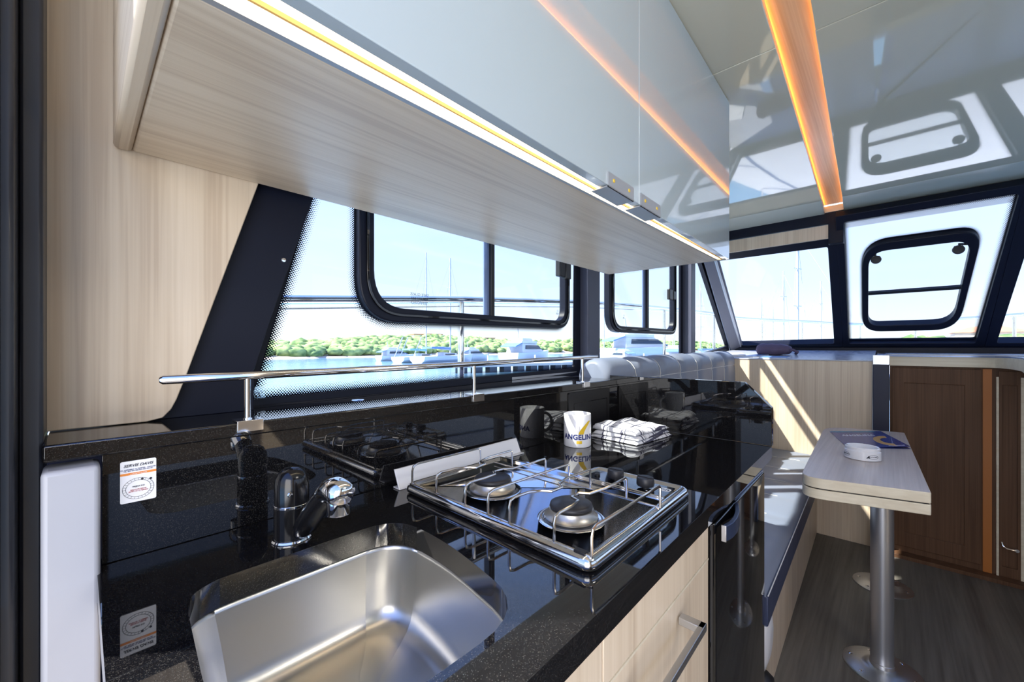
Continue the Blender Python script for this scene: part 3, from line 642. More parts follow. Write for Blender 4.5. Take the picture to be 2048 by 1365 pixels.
# ---------------------------------------------------------------- wall cabinet over the galley
wc = thing('wall_cabinet', 'long wall cabinet over the galley with glossy grey doors and a light strip', 'cabinet', (.8, .6, .31))
x0, x1, x1b = .035, 1.572, 1.548
z0, z1 = .311, .872
b = MB().hexa([(x0+.022, yc(x0)+.068, z0), (x1-.004, yc(x1)+.034, z0), (x1b-.004, .879, z0), (x0+.022, .879, z0)], [(x0+.022, yc(x0)+.068, z0+.016), (x1-.004, yc(x1)+.034, z0+.016), (x1b-.004, .879, z0+.016), (x0+.022, .879, z0+.016)])
b.build('bottom_board', 'oak_x', wc, bevel=.004)
MB().box(x0, x0+.022, yc(x0)+.022, .879, z0-.0025, z1).build('end_panel', 'oak_y', wc, bevel=.006)
MB().hexa([(x1-.018, yc(x1)+.02, z0+.002), (x1, yc(x1)+.02, z0+.002), (x1b, .879, z0+.002), (x1b-.018, .879, z0+.002)], [(x1-.018, yc(x1)+.02, z1), (x1, yc(x1)+.02, z1), (x1b, .879, z1), (x1b-.018, .879, z1)]).build('end_panel', 'door_gloss', wc, bevel=.001)
def lin(xa_, xb_, oa, ob, za, zb_, name, m, parent, bev=0):
    # a straight bar along the cabinet front between the offsets oa..ob behind the front line
    return MB().hexa([(xa_, yc(xa_)+oa, za), (xb_, yc(xb_)+oa, za), (xb_, yc(xb_)+ob, za), (xa_, yc(xa_)+ob, za)], [(xa_, yc(xa_)+oa, zb_), (xb_, yc(xb_)+oa, zb_), (xb_, yc(xb_)+ob, zb_), (xa_, yc(xa_)+ob, zb_)]).build(name, m, parent, bevel=bev)
def lin2(xa_, xb_, oa, oa2, ob, ob2, za, zb_, name, m, parent):
    return MB().hexa([(xa_, yc(xa_)+oa, za), (xb_, yc(xb_)+oa2, za), (xb_, yc(xb_)+ob2, za), (xa_, yc(xa_)+ob, za)], [(xa_, yc(xa_)+oa, zb_), (xb_, yc(xb_)+oa2, zb_), (xb_, yc(xb_)+ob2, zb_), (xa_, yc(xa_)+ob, zb_)]).build(name, m, parent)
xe = x1-.004
lch = lin2(x0+.022, xe, .060, .030, .068, .034, z0-.001, z0+.018, 'light_channel', 'alu_matt', wc)
lin2(x0+.022, xe-.02, .0375, .019, .060, .030, z0+.004, z0+.010, 'led_strip', 'led', wc)
lin2(x0+.022, xe-.02, .0350, .0180, .0380, .0195, z0-.001, z0+.012, 'strip_divider', 'led_core', wc)
lin2(x0+.022, xe-.02, .018, .0095, .0355, .0182, z0+.004, z0+.010, 'led_strip', 'led', wc)
lin2(x0+.022, xe, .004, .004, .018, .0095, z0+.002, z0+.018, 'shadow_trim', 'alu_matt', wc)
lin2(xe-.02, xe, .0095, .0095, .030, .030, z0, z0+.018, 'channel_end', 'oak_edge', wc)
MB().hexa([(x0, yc(x0)+.022, z0+.018), (x1-.018, yc(x1)+.022, z0+.018), (x1-.018, .86, z0+.018), (x0+.022, .86, z0+.018)], [(x0, yc(x0)+.022, z1), (x1-.018, yc(x1)+.022, z1), (x1-.018, .86, z1), (x0+.022, .86, z1)]).build('carcass', 'alu_matt', wc)
d1 = lin(x0, .8305, 0, .019, z0+.001, z1-.004, 'door', 'door_gloss', wc, .0012)
d2 = lin(.8325, x1, 0, .019, z0+.001, z1-.004, 'door', 'door_gloss', wc, .0012)
for (a, c, d_) in ((.690, .800, d1), (.836, .944, d2)):
    h = MB().hexa([(a, yc(a)-.0025, z0-.003), (c, yc(c)-.0025, z0-.003), (c, yc(c)-.0003, z0-.003), (a, yc(a)-.0003, z0-.003)], [(a, yc(a)-.0025, z0+.026), (c, yc(c)-.0025, z0+.026), (c, yc(c)-.0003, z0+.026), (a, yc(a)-.0003, z0+.026)])
    h.hexa([(a, yc(a)-.0025, z0-.003), (c, yc(c)-.0025, z0-.003), (c, yc(c)+.036, z0-.003), (a, yc(a)+.036, z0-.003)], [(a, yc(a)-.0025, z0-.0005), (c, yc(c)-.0025, z0-.0005), (c, yc(c)+.036, z0-.0005), (a, yc(a)+.036, z0-.0005)])
    h_ = h.build('handle', 'alu_matt', d_)
    for q in (.2, .8):
        x = a+(c-a)*q; MB().lathe([(0, -.0012), (.0035, -.0009), (.004, 0)], (x, yc(x)-.0026, z0+.014), 12, 'Y').build('screw', 'yellow', h_)

# ---------------------------------------------------------------- dinette
sf = thing('sofa', 'blue grey leather settee with quilted backrest along the window side', 'sofa', (2.2, .6, -1.17))
MB().hexa([(1.320, .290, -1.17), (3.168, .335, -1.17), (3.168, .99, -1.17), (1.320, .99, -1.17)], [(1.320, .290, -.79), (3.168, .335, -.79), (3.168, .99, -.79), (1.320, .99, -.79)]).build('base', 'oak_z', sf, bevel=.002)
def yseat(x): return .252+.026*(x-1.3)
# seat cushion: a swept, softly rounded section with seams across
def sweep(sec, xs, fn):
    b = MB(); n = len(sec)
    for i, x in enumerate(xs): b.v += [fn(x, i, p) for p in sec]
    for i in range(len(xs)-1):
        for j in range(n): b.f.append((i*n+j, i*n+(j+1) % n, (i+1)*n+(j+1) % n, (i+1)*n+j))
    cc = (sum(p[0] for p in sec)/n, -.25 if len(sec) > 12 else -.73)
    for i in (0, len(xs)-1):
        b.v.append((xs[i], fn(xs[i], i, cc)[1], cc[1])); e = len(b.v)-1
        for j in range(n): b.f.append((i*n+j, i*n+(j+1) % n, e))
    return b
xs = [1.321+i*(3.165-1.321)/148 for i in range(149)]
seams = [1.403+.258*i for i in range(8)]
def puff(x, depth=.010, w=.05):
    d = min(abs(x-s_) for s_ in seams); return -depth*math.exp(-(d/w)**2*3)
sec = [(0, -.789), (.0, -.715), (.003, -.700), (.015, -.688), (.04, -.683), (.2, -.675), (.38, -.676), (.60, -.678), (.62, -.789)]
def seatfn(x, i, p):
    y, z = p; e = puff(x, .006) if z > -.682 and y > .1 else 0
    return (x, yseat(x)+y, z+e)
ms = sweep(sec, xs, seatfn).build('seat_cushion', 'vinyl', sf, angle=50)
MB().hexa([(1.3205, yseat(1.31)-.003, -.788), (3.165, yseat(3.165)-.003, -.788), (3.165, yseat(3.165)+.02, -.788), (1.3205, yseat(1.31)+.02, -.788)], [(1.3205, yseat(1.31)-.003, -.703), (3.165, yseat(3.165)-.003, -.703), (3.165, yseat(3.165)+.02, -.703), (1.3205, yseat(1.31)+.02, -.703)]).build('seat_border', 'vinyl_dark', ms, bevel=.003)
MB().tube([(1.321, yseat(1.31)-.003, -.700), (3.165, yseat(3.165)-.003, -.700)], .0015, 6).build('front_stitching', 'thread', ms)
for s_ in seams[2:]:
    MB().tube([(s_, yseat(s_)+.10+.06*k, -.6785-.002) for k in range(9)], .0014, 5).build('seat_stitching', 'thread', ms)
# backrest
bx = [1.415, 1.4155, 1.4165, 1.418, 1.420, 1.423, 1.427, 1.432]+[1.44+i*(3.165-1.44)/192 for i in range(193)]
bsec = []
for i in range(13):
    t = PI*i/12; bsec.append((.875-.075*math.cos(t), -.105+.060*math.sin(t)))
bsec = [(.800, -.67), (.795, -.50), (.793, -.40), (.795, -.30), (.796, -.20), (.797, -.16), (.801, -.141), (.797, -.125)]+bsec+[(.95, -.3), (.95, -.67)]
def backfn(x, i, p):
    y, z = p; rise = .018*(x-1.4)/1.75
    e = puff(x, .013, .055); cl_ = lambda v, lo=0: max(lo, min(1, v))
    endr = min(1, (x-1.415)/.025); k = (1-math.sqrt(max(0, 1-(1-endr)**2)))*.02
    return (x, y-e*cl_((.875-y)/.06)+k*cl_((.875-y)/.05, -1), z+(e-.6*k)*cl_((z+.17)/.09)+rise)
br = sweep(bsec, bx, backfn).build('backrest', 'vinyl', sf, angle=38)
for s_ in seams[1:]:
    if s_ > 3.16: continue
    P = [backfn(s_, 0, p) for p in bsec[1:19]]; P = [(x, y-.0016 if y < .86 else y, z+.0012) for x, y, z in P]
    MB().tube(P, .0015, 5).build('channel_stitching', 'thread', br)
MB().tube([(x, backfn(x, 0, (.801, -.141))[1]-.001, backfn(x, 0, (.801, -.141))[2]) for x in bx[4::3]], .0013, 5).build('cross_stitching', 'thread', br)
vc = MB().lathe([(.0, -.022), (.06, -.020), (.09, -.012), (.098, 0)], (1.455, .291, -.905), 36, 'Y')
tag(vc.build('vent_cover', 'white', angle=60), 'round white plastic cover low on the settee base by the fridge', 'vent cover')
tag(MB().lathe([(.0, -.03), (.035, -.026), (.045, -.008), (.045, 0)], (1.46, .291, -1.06), 24, 'Y').build('floor_socket', 'black_rubber', angle=60), 'round black rubber cap below the white cover on the settee base', 'cap')

# table
tb = thing('dining_table', 'folding light wood table on two steel columns in front of the settee', 'table', (2.3, .05, -1.17))
tp = rpoly([(1.668, .222), (1.748, -.092), (2.885, -.056), (2.83, .262)], [.075, .006, .006, .15], 7)
for (za, zb_) in ((-.4715, -.438), (-.507, -.4745)):
    tpp = MB().prism(tp, XY, za, zb_-.0006).build('table_leaf', 'oak_edge', tb, bevel=.002)
    if za > -.48: MB().prism(inset(tp, .0015), XY, zb_-.0006, zb_).build('table_surface', 'table_wood', tpp)
MB().prism(inset(tp, .004), XY, -.4746, -.4713).build('leaf_gap', 'black_rubber', tb)
for (x, y) in ((1.99, .020), (2.69, .026)):
    c = MB().lathe([(.0325, 0), (.0325, .655)], (x, y, -1.165), 36).build('column', 'pole_grey', tb)
    MB().lathe([(.035, 0), (.035, .018), (.0325, .020)], (x, y, -1.160), 36).build('column_collar', 'pole_grey', c)
    fp = MB().lathe([(.112, 0), (.112, .003), (.104, .006), (.06, .010), (.045, .013), (.04, .016)], (x, y, -1.17), 40).build('foot_plate', 'alu', c, angle=40)
    for k in range(6):
        a = PI*k/3+.4; MB().lathe([(.0075, 0), (.0075, .0015), (0, .0030)], (x+.088*math.cos(a), y+.088*math.sin(a), -1.1640), 12).build('screw', 'chrome', fp)
    MB().box(x-.05, x+.05, y-.08, y+.08, -.512, -.507).build('mounting_plate', 'black_plastic', c)
# brochure
TZ = -.4378
bk = thing('brochure', 'navy folder with white letters and an ochre arc lying on the table', 'brochure', (2.5, .07, TZ))
P4 = [(2.66, .228), (2.84, .034), (2.44, -.066), (2.28, .135)]
def bil(a, b_):   # a along the far edge (left to right in the lettering), b towards the photographer
    p = [Vector(q) for q in P4]; q = (p[0]*(1-a)+p[1]*a)*(1-b_)+(p[3]*(1-a)+p[2]*a)*b_; return q.x, q.y
def foldz(a, b_): return TZ+.0015+.010*max(0, a-.35)*b_*1.3
def sheet(z_add, th, z_fn, name, m, par, a0=0, a1=1, b0=0, b1=1, n=10):
    b = MB(); k = (n+1)**2
    for t in (0, th):
        for i in range(n+1):
            for j in range(n+1):
                a = a0+(a1-a0)*i/n; c = b0+(b1-b0)*j/n; x, y = bil(a, c); b.v.append((x, y, z_fn(a, c)+z_add+t))
    for i in range(n):
        for j in range(n):
            q = i*(n+1)+j; b.f.append((q, q+1, q+n+2, q+n+1)); b.f.append((k+q, k+q+n+1, k+q+n+2, k+q+1))
    for ed in ([i*(n+1) for i in range(n+1)], [i*(n+1)+n for i in range(n+1)], list(range(n+1)), [n*(n+1)+j for j in range(n+1)]):
        for p, q in zip(ed, ed[1:]): b.f.append((p, q, q+k, p+k))
    return b.build(name, m, par, angle=30)
sheet(0, .001, lambda a, c: TZ, 'back_cover', 'blue_print', bk)
fc_ = sheet(.0, .0008, foldz, 'front_cover', 'blue_print', bk)
sheet(.0009, .0001, foldz, 'printed_edge', 'teal_print', fc_, 0, .85, 0, .10)
text('ANGELINA', .115, lambda x, y, z: (*bil(.44+x*1.02, .30-y*1.1), foldz(.44+x, .30-y*1.1)+.0012+z), 'lettering', 'white', fc_, spacing=1.05, bold=.002)
b = MB(); N = 16
for i in range(N+1):
    t = PI*(.42+1.05*i/N); ca, cb = .84, .66
    for rr, ry in ((.25, .30), (.14, .17)):
        a = min(.995, ca+rr*math.cos(t)); c = min(.995, max(.01, cb-ry*math.sin(t))); x, y = bil(a, c); b.v.append((x, y, foldz(a, c)+.0011))
    if i: k = 2*i; b.f.append((k-2, k-1, k+1, k))
b.build('ochre_arc', 'orange_print', fc_)
text('WWW.ANGELINA.HR', .026, lambda x, y, z: (*bil(.82+x, .93-y), foldz(.82+x, .93-y)+.0012+z), 'small_print', 'white', fc_)
text('YACHTCHARTER', .030, lambda x, y, z: (*bil(.22+x, .80-y), foldz(.22+x, .80-y)+.0012+z), 'small_print', 'white', fc_)
# round white ashtray
an = thing('ashtray', 'round white ashtray with small dark emblems on the table beside the folder', 'ashtray', (2.10, .075, TZ))
ac = (2.105, .078, TZ); AR = .056
MB().lathe([(AR-.004, 0), (AR, .003), (AR, .034), (AR-.003, .036), (AR-.002, .046), (AR-.006, .049), (AR-.010, .047), (AR-.012, .012), (0, .010)], ac, 48).build('bowl', 'white_gloss', an, angle=40)
ta = math.atan2(-ac[1], -ac[0])
def onash(a0): return lambda x, y, z: (ac[0]+(AR+.0002+z)*math.cos(ta+a0+x/AR), ac[1]+(AR+.0002+z)*math.sin(ta+a0+x/AR), ac[2]+.018+y)
for a0 in (-1.05, .62):
    f = onash(a0); pts = [(.019*math.cos(2*PI*i/24), .0075*math.sin(2*PI*i/24)) for i in range(24)]; inn = [(p[0]*.93, p[1]*.82) for p in pts]
    b = MB(); b.v = [f(p[0], p[1], 0) for p in pts]+[f(p[0], p[1], 0) for p in inn]; b.f = [(i, (i+1) % 24, 24+(i+1) % 24, 24+i) for i in range(24)]
    b.v += [f(-.024, -.005, 0), f(-.012, -.005, 0), f(-.015, .006, 0)]; b.f.append((48, 49, 50)); b.build('emblem', 'ink', an)
    text('YACHTING', .006, f, 'emblem_lettering', 'ink', an)

# ---------------------------------------------------------------- dashboard and bulkhead
db = thing('dashboard', 'light wood cabinet front with a pale blue top under the windscreen', 'dashboard', (3.6, .5, -1.17))
MB().box(3.17, 3.19, .072, 1.028, -1.17, -.084).build('front_panel', 'oak_z', db, bevel=.001)
MB().hexa([(3.166, .0715, -.084), (3.995, .0715, -.034), (3.995, 1.028, -.034), (3.166, 1.028, -.084)], [(3.166, .0715, -.078), (3.995, .0715, -.024), (3.995, 1.028, -.024), (3.166, 1.028, -.078)]).build('top', 'dash_top', db, bevel=.001)
hc = thing('helm_console', 'helm console with a curved pale wood edge over brown panels', 'console', (3.3, -.6, -1.17))
edge = [(3.995, .068), (3.15, .012), (3.145, -.36), (3.10, -.415), (2.80, -.42), (2.2, -.345), (2.15, -.40), (2.15, -1.355), (3.995, -1.355)]
ep_ = rpoly(edge, [.002, .01, .06, .06, .1, .02, .02, .002, .002], 5)
MB().prism(ep_, XY, -.104, -.052).build('edge_band', 'oak_edge', hc, bevel=.002)
MB().prism(inset(ep_, .001), XY, -.052, -.045).build('top', 'blue_trim', hc, bevel=.001)
MB().prism(inset(ep_, .035), XY, -.045, -.040).build('mat', 'dash_top', hc, bevel=.001)
tag(MB().box(3.122, 3.17, -.0, .0705, -1.17, -.046).build('corner_post', 'navy_frame', hc, bevel=.003), 'grey blue metal post')
tag(MB().box(3.1205, 3.165, -.001, .071, -.100, -.0445).build('post_cap', 'alu', hc, bevel=.002))
tag(MB().box(3.17, 3.20, -1.36, -.001, -1.17, -.1045).build('wall_front', 'brown_z'), kind='structure')
pn = MB().ring([(-.01, -1.12), (-.345, -1.12), (-.345, -.115), (-.01, -.115)], [(-.06, -1.04), (-.287, -1.04), (-.287, -.20), (-.06, -.20)], YZ, 3.163, 3.1705).build('cupboard_door', 'brown_z', bevel=.002)
tag(pn, 'dark brown framed wooden door under the helm, left of the amber strip', 'door')
tag(MB().box(3.163, 3.171, -.380, -.350, -1.16, -.112).build('trim_14', 'amber_glow'), kind='structure')  # glow of the lit recess put into the strip as colour and faint emission
t = thing('locker_door', 'narrow brown locker door with pale edges and a chrome hook handle', 'door', (3.16, -.44, -1.17))
MB().box(3.158, 3.170, -.402, -.394, -1.17, -.15).build('edge_strip', 'oak_edge', t); MB().box(3.158, 3.170, -.482, -.472, -1.17, -.15).build('edge_strip', 'oak_edge', t)
MB().ring([(-.402, -1.15), (-.472, -1.15), (-.472, -.12), (-.402, -.12)], [(-.412, -1.1), (-.462, -1.1), (-.462, -.19), (-.412, -.19)], YZ, 3.160, 3.170).build('door_frame', 'brown_z', t, bevel=.001)
MB().tube([(3.150, -.410, -.975), (3.140, -.413, -.99), (3.138, -.425, -1.0), (3.142, -.455, -1.002)], .004, 8).lathe([(.008, 0), (.008, .02)], (3.142, -.458, -1.002), 12, 'X').build('handle', 'chrome', t)
MB().box(3.10, 3.17, -1.36, .0, -1.17, -1.150).build('trim_15', 'brown_z', bevel=.001)
bpy.data.objects['trim_15']['kind'] = 'structure'

# things on the dashboard
def dz(x): return -.078+.058*(x-3.17)/.89+.0006
def onboard(name, label, cat, x, y, L, W, T, rot, m, grp=None, n=1):
    t = thing(name, label, cat, (x, y, dz(x)), grp); c, s = math.cos(rot), math.sin(rot)
    cn = [(x+a*c-b_*s, y+a*s+b_*c) for a, b_ in ((-L/2, -W/2), (L/2, -W/2), (L/2, W/2), (-L/2, W/2))]
    MB().hexa([(p[0], p[1], dz(p[0])) for p in cn], [(p[0], p[1], dz(p[0])+T) for p in cn]).build('pages', 'paper', t, bevel=.0005)
    ci = [(x+(p[0]-x)*.985, y+(p[1]-y)*.985) for p in cn]
    MB().hexa([(p[0], p[1], dz(p[0])+T) for p in ci], [(p[0], p[1], dz(p[0])+T+.0008) for p in ci]).build('cover', m, t)
    return t
onboard('magazine', 'white magazine on the dashboard nearest the settee backrest', 'magazine', 3.40, .885, .22, .17, .012, .35, 'paper')
onboard('magazine', 'pale blue booklet between the white magazine and the purple pouch', 'magazine', 3.36, .715, .20, .085, .006, -.3, 'blue_paper')
onboard('magazine', 'blue and white leaflet at the front edge of the dashboard before the pouch', 'magazine', 3.262, .575, .15, .16, .005, -.05, 'blue_paper')
pc = thing('cloth_pouch', 'purple grey cloth pouch lying on the dashboard', 'pouch', (3.5, .60, dz(3.5)))
b = MB(); n1, n2 = 24, 14
for i in range(n1+1):
    u = -1+2*i/n1
    for j in range(n2):
        t_ = 2*PI*j/n2; rr = (1-abs(u)**5)**.5*(1+.14*noise.noise(Vector((u*3, math.cos(t_)*1.5, math.sin(t_)*1.5))))
        b.v.append((3.48+.060*rr*math.cos(t_), .62-.115*u, dz(3.48)+.040+.044*rr*math.sin(t_)*(1-.2*u)))
for i in range(n1):
    for j in range(n2): b.f.append((i*n2+j, i*n2+(j+1) % n2, (i+1)*n2+(j+1) % n2, (i+1)*n2+j))
b.build('bag', 'cloth_purple', pc, angle=70)
MB().tube([(3.46, .53, dz(3.46)+.03), (3.44, .50, dz(3.46)+.04), (3.46, .475, dz(3.46)+.025), (3.50, .49, dz(3.46)+.012)], .010, 8).build('strap', 'cloth_purple', pc)

# ---------------------------------------------------------------- our boat outside: decks and pulpit rails
tag(MB().box(-1.3, 4.3, 1.10, 1.60, -.62, -.50).build('side_deck', 'deck_white', bevel=.01), 'white side deck outside the galley windows', 'deck')
tag(MB().prism([(4.12, 1.5), (5.2, 1.38), (6.6, 1.0), (7.6, .3), (7.7, 0), (7.6, -.3), (6.6, -1.3), (4.12, -1.9)], XY, -.40, -.22).build('foredeck', 'deck_white', bevel=.02), 'white foredeck of the boat ahead of the windscreen', 'deck')
pr = thing('pulpit_rail', 'polished steel deck rail running outside the left windows round to the bow', 'rail', (3, 1.45, -.5))
RP = [(-1.2, 1.45, .03), (.445, 1.45, .155), (1.215, 1.45, .221), (2.162, 1.45, .286), (3.0, 1.45, .325), (3.882, 1.44, .352), (4.5, 1.40, .36), (5.2, 1.28, .336), (6.0, 1.09, .345), (6.8, .87, .358), (7.3, .55, .338), (7.55, .28, .325)]
MB().tube(RP, .0155, 12).build('top_tube', 'chrome', pr)
MB().tube([(x, y-.004, z-.030) for x, y, z in RP[:8]], .0030, 6).build('lower_wire', 'chrome', pr)
def ratz(x):
    for p, q in zip(RP, RP[1:]):
        if p[0] <= x <= q[0]: t_ = (x-p[0])/(q[0]-p[0]); return p[1]*(1-t_)+q[1]*t_, p[2]*(1-t_)+q[2]*t_
for x in (1.205, 3.50, 4.65, 5.75, 6.78, 7.53):
    y, z = ratz(x); MB().tube([(x, y, -.498 if x < 4.2 else -.218), (x, y, z-.012)], .0155 if x < 2 else .012, 12).build('stanchion', 'chrome', pr)
ps = thing('starboard_rail', 'polished steel deck rail outside the right windscreen panes', 'rail', (6, -1, -.3))
RS = [(7.55, -.21, .30), (7.45, -.30, .33), (6.9, -.62, .332), (6.2, -.94, .318), (4.5, -1.55, .32), (2.5, -1.75, .32)]
MB().tube(RS, .0155, 12).build('top_tube', 'chrome', ps)
for p in ((7.5, -.25, .32), (6.30, -.90, .32), (4.6, -1.50, .32)): MB().tube([(p[0], p[1], -.218), (p[0], p[1], p[2]-.01)], .014, 12).build('stanchion', 'chrome', ps)

# ---------------------------------------------------------------- sea, shore, marina
SEA = -2.6
tag(MB().add([(-400, -600, SEA), (1500, -600, SEA), (1500, 900, SEA), (-400, 900, SEA)], [(0, 1, 2, 3)]).build('sea', 'water', smooth=False), 'calm blue harbour water outside the windows', 'water', kind='stuff')
prof = [(-200, .6), (0, .8), (27, 1.0), (47, 1.8), (61, 3.2), (79, 3.7), (89, 4.6), (100, 4.2), (114, 3.7), (129, 3.0), (147, 3.1), (222, 5.0), (353, 4.6), (700, 6)]
def ridge(x):
    for p, q in zip(prof, prof[1:]):
        if p[0] <= x <= q[0]: t_ = (x-p[0])/(q[0]-p[0]); return p[1]*(1-t_)+q[1]*t_
    return 1
b = MB(); XS = [-200+8*i for i in range(112)]; YS = [98, 99.5, 101, 108, 116, 126, 140]
for x in XS:
    for j, y in enumerate(YS):
        hh = ridge(x)-2.3-SEA; f = [0, .0, .0, .35, .75, 1, 1][j]; z = SEA-.3 if j == 0 else SEA+.35+f*max(.3, hh)
        b.v.append((x, y+1.5*noise.noise(Vector((x*.08, j*.0, 0)))*3*(j < 3), z))
n = len(YS)
for i in range(len(XS)-1):
    for j in range(n-1): b.f.append((i*n+j, i*n+j+1, (i+1)*n+j+1, (i+1)*n+j))
tag(b.build('shore', 'sand'), 'low rocky shore under the green trees across the water', 'shore')
# woodland: crowns nobody could count
ico = bmesh.new(); bmesh.ops.create_icosphere(ico, subdivisions=2, radius=1); iv = [v.co.copy() for v in ico.verts]; iff = [tuple(v.index for v in f.verts) for f in ico.faces]; ico.free()
def crown(b, x, y, z, r, hz, sd):
    k = len(b.v)
    for v in iv:
        s_ = 1+.38*noise.noise(v*2.1+Vector((sd, sd*.7, 0))); b.v.append((x+v.x*r*s_, y+v.y*r*s_, z+v.z*hz*s_))
    b.f += [(a+k, c+k, d+k) for a, c, d in iff]
b = MB()
for i in range(1500):
    x = -20+random.random()**.9*420 if i % 3 else 15+random.random()*130
    t_ = random.random(); y = 102.5+t_*24; r = random.uniform(1.3, 2.5)*(1+max(0, x-150)/260)
    zz = SEA+.4+min(1, max(0, (y-101)/22))*max(.3, ridge(x)-2.3-SEA)
    crown(b, x, y, zz+random.uniform(.3, 1.3), r, random.uniform(1.0, 1.6), i*1.37)
tag(b.build('woodland', 'foliage', smooth=True, angle=180), 'green pine woodland covering the far shore', 'trees', kind='stuff')
for i, (x, y, wd, dp, ht, lb) in enumerate(((84, 124, 5, 4, 1.6, 'low white villa on the hilltop seen left of the railing post'), (92, 126, 7, 4, 1.5, 'long white villa on the hilltop seen right of the railing post'), (118, 123, 6, 4, 1.3, 'pale flat villa among the trees above the motor yacht'))):
    z = ridge(x)-.4; t = thing('villa', lb, 'house', (x, y, z-1.5)); MB().box(x-wd/2, x+wd/2, y, y+dp, z-1.5, z+ht*.5).build('walls', 'house_wall', t)
    MB().box(x-wd/2-.2, x+wd/2+.2, y-.2, y+dp+.2, z+ht*.5, z+ht*.5+.25).build('roof', 'terracotta', t)

def hull(b, L, W, Hh, n=14):   # bow towards +x
    pts = []
    for i in range(n+1):
        u = i/n; x = -L/2+L*u; wv = W/2*(1-max(0, (u-.45)/.55)**2.2); pts.append((x, wv, u))
    for k, (f, z) in enumerate(((.55, 0), (.92, .45), (1, 1))):
        for x, wv, u in pts: b.v.append((x+.35*Hh*(z)*(u > .97), -wv*f, z*Hh*(1+.25*u*u)))
        for x, wv, u in pts[::-1]: b.v.append((x+.35*Hh*(z)*(u > .97), wv*f, z*Hh*(1+.25*u*u)))
    m = 2*(n+1)
    for k in range(2):
        for i in range(m): b.f.append((k*m+i, k*m+(i+1) % m, (k+1)*m+(i+1) % m, (k+1)*m+i))
    b.f.append(tuple(2*m+i for i in range(m))); return b
def sailboat(x, y, L, mast, rot, label, sail='boat_teal', grp='moored sailing yachts'):
    t = thing('sailing_yacht', label, 'sailboat', (0, 0, SEA), grp)
    o_ = origin(t)
    def Bd(b, nm, m, p=t, **k): b.v = [(a, c, d+SEA) for a, c, d in b.v]; return b.build(nm, m, p, **k)
    Bd(hull(MB(), L, L*.3, L*.09), 'hull', 'hull_white'); hz_ = L*.09
    cb = Bd(MB().hexa([(-L*.12, -L*.08, hz_), (L*.22, -L*.05, hz_), (L*.22, L*.05, hz_), (-L*.12, L*.08, hz_)], [(-L*.10, -L*.07, hz_+L*.05), (L*.16, -L*.04, hz_+L*.035), (L*.16, L*.04, hz_+L*.035), (-L*.10, L*.07, hz_+L*.05)]), 'cabin', 'hull_white', bevel=.05)
    Bd(MB().box(-L*.08, L*.10, -L*.075, L*.075, hz_+L*.015, hz_+L*.032), 'cabin_window', 'boat_window', cb)
    ms_ = Bd(MB().tube([(L*.08, 0, hz_), (L*.08, 0, mast)], L*.009, 8, radii=[L*.012, L*.009]), 'mast', 'mast_white')
    b = MB()
    for f in (.45, .72): b.tube([(L*.08, -L*.06, mast*f), (L*.08, L*.06, mast*f)], L*.003, 5)
    Bd(b, 'spreaders', 'mast_white', ms_)
    Bd(MB().tube([(L*.08, 0, hz_+L*.10), (-L*.28, 0, hz_+L*.11)], L*.018, 8, radii=[L*.02, L*.012]), 'furled_sail', sail)
    b = MB()
    for q in ((L*.5, 0), (-L*.5, 0), (L*.06, L*.14), (L*.06, -L*.14)): b.tube([(q[0], q[1], hz_), (L*.08, 0, mast*.97)], L*.0013, 4)
    Bd(b, 'rigging', 'mast_white'); Bd(MB().box(-L*.34, -L*.12, -L*.10, L*.10, hz_+L*.10, hz_+L*.125), 'bimini', sail, bevel=.05)
    t.location = (x, y, SEA+H); t.rotation_euler = (0, 0, rot); return t
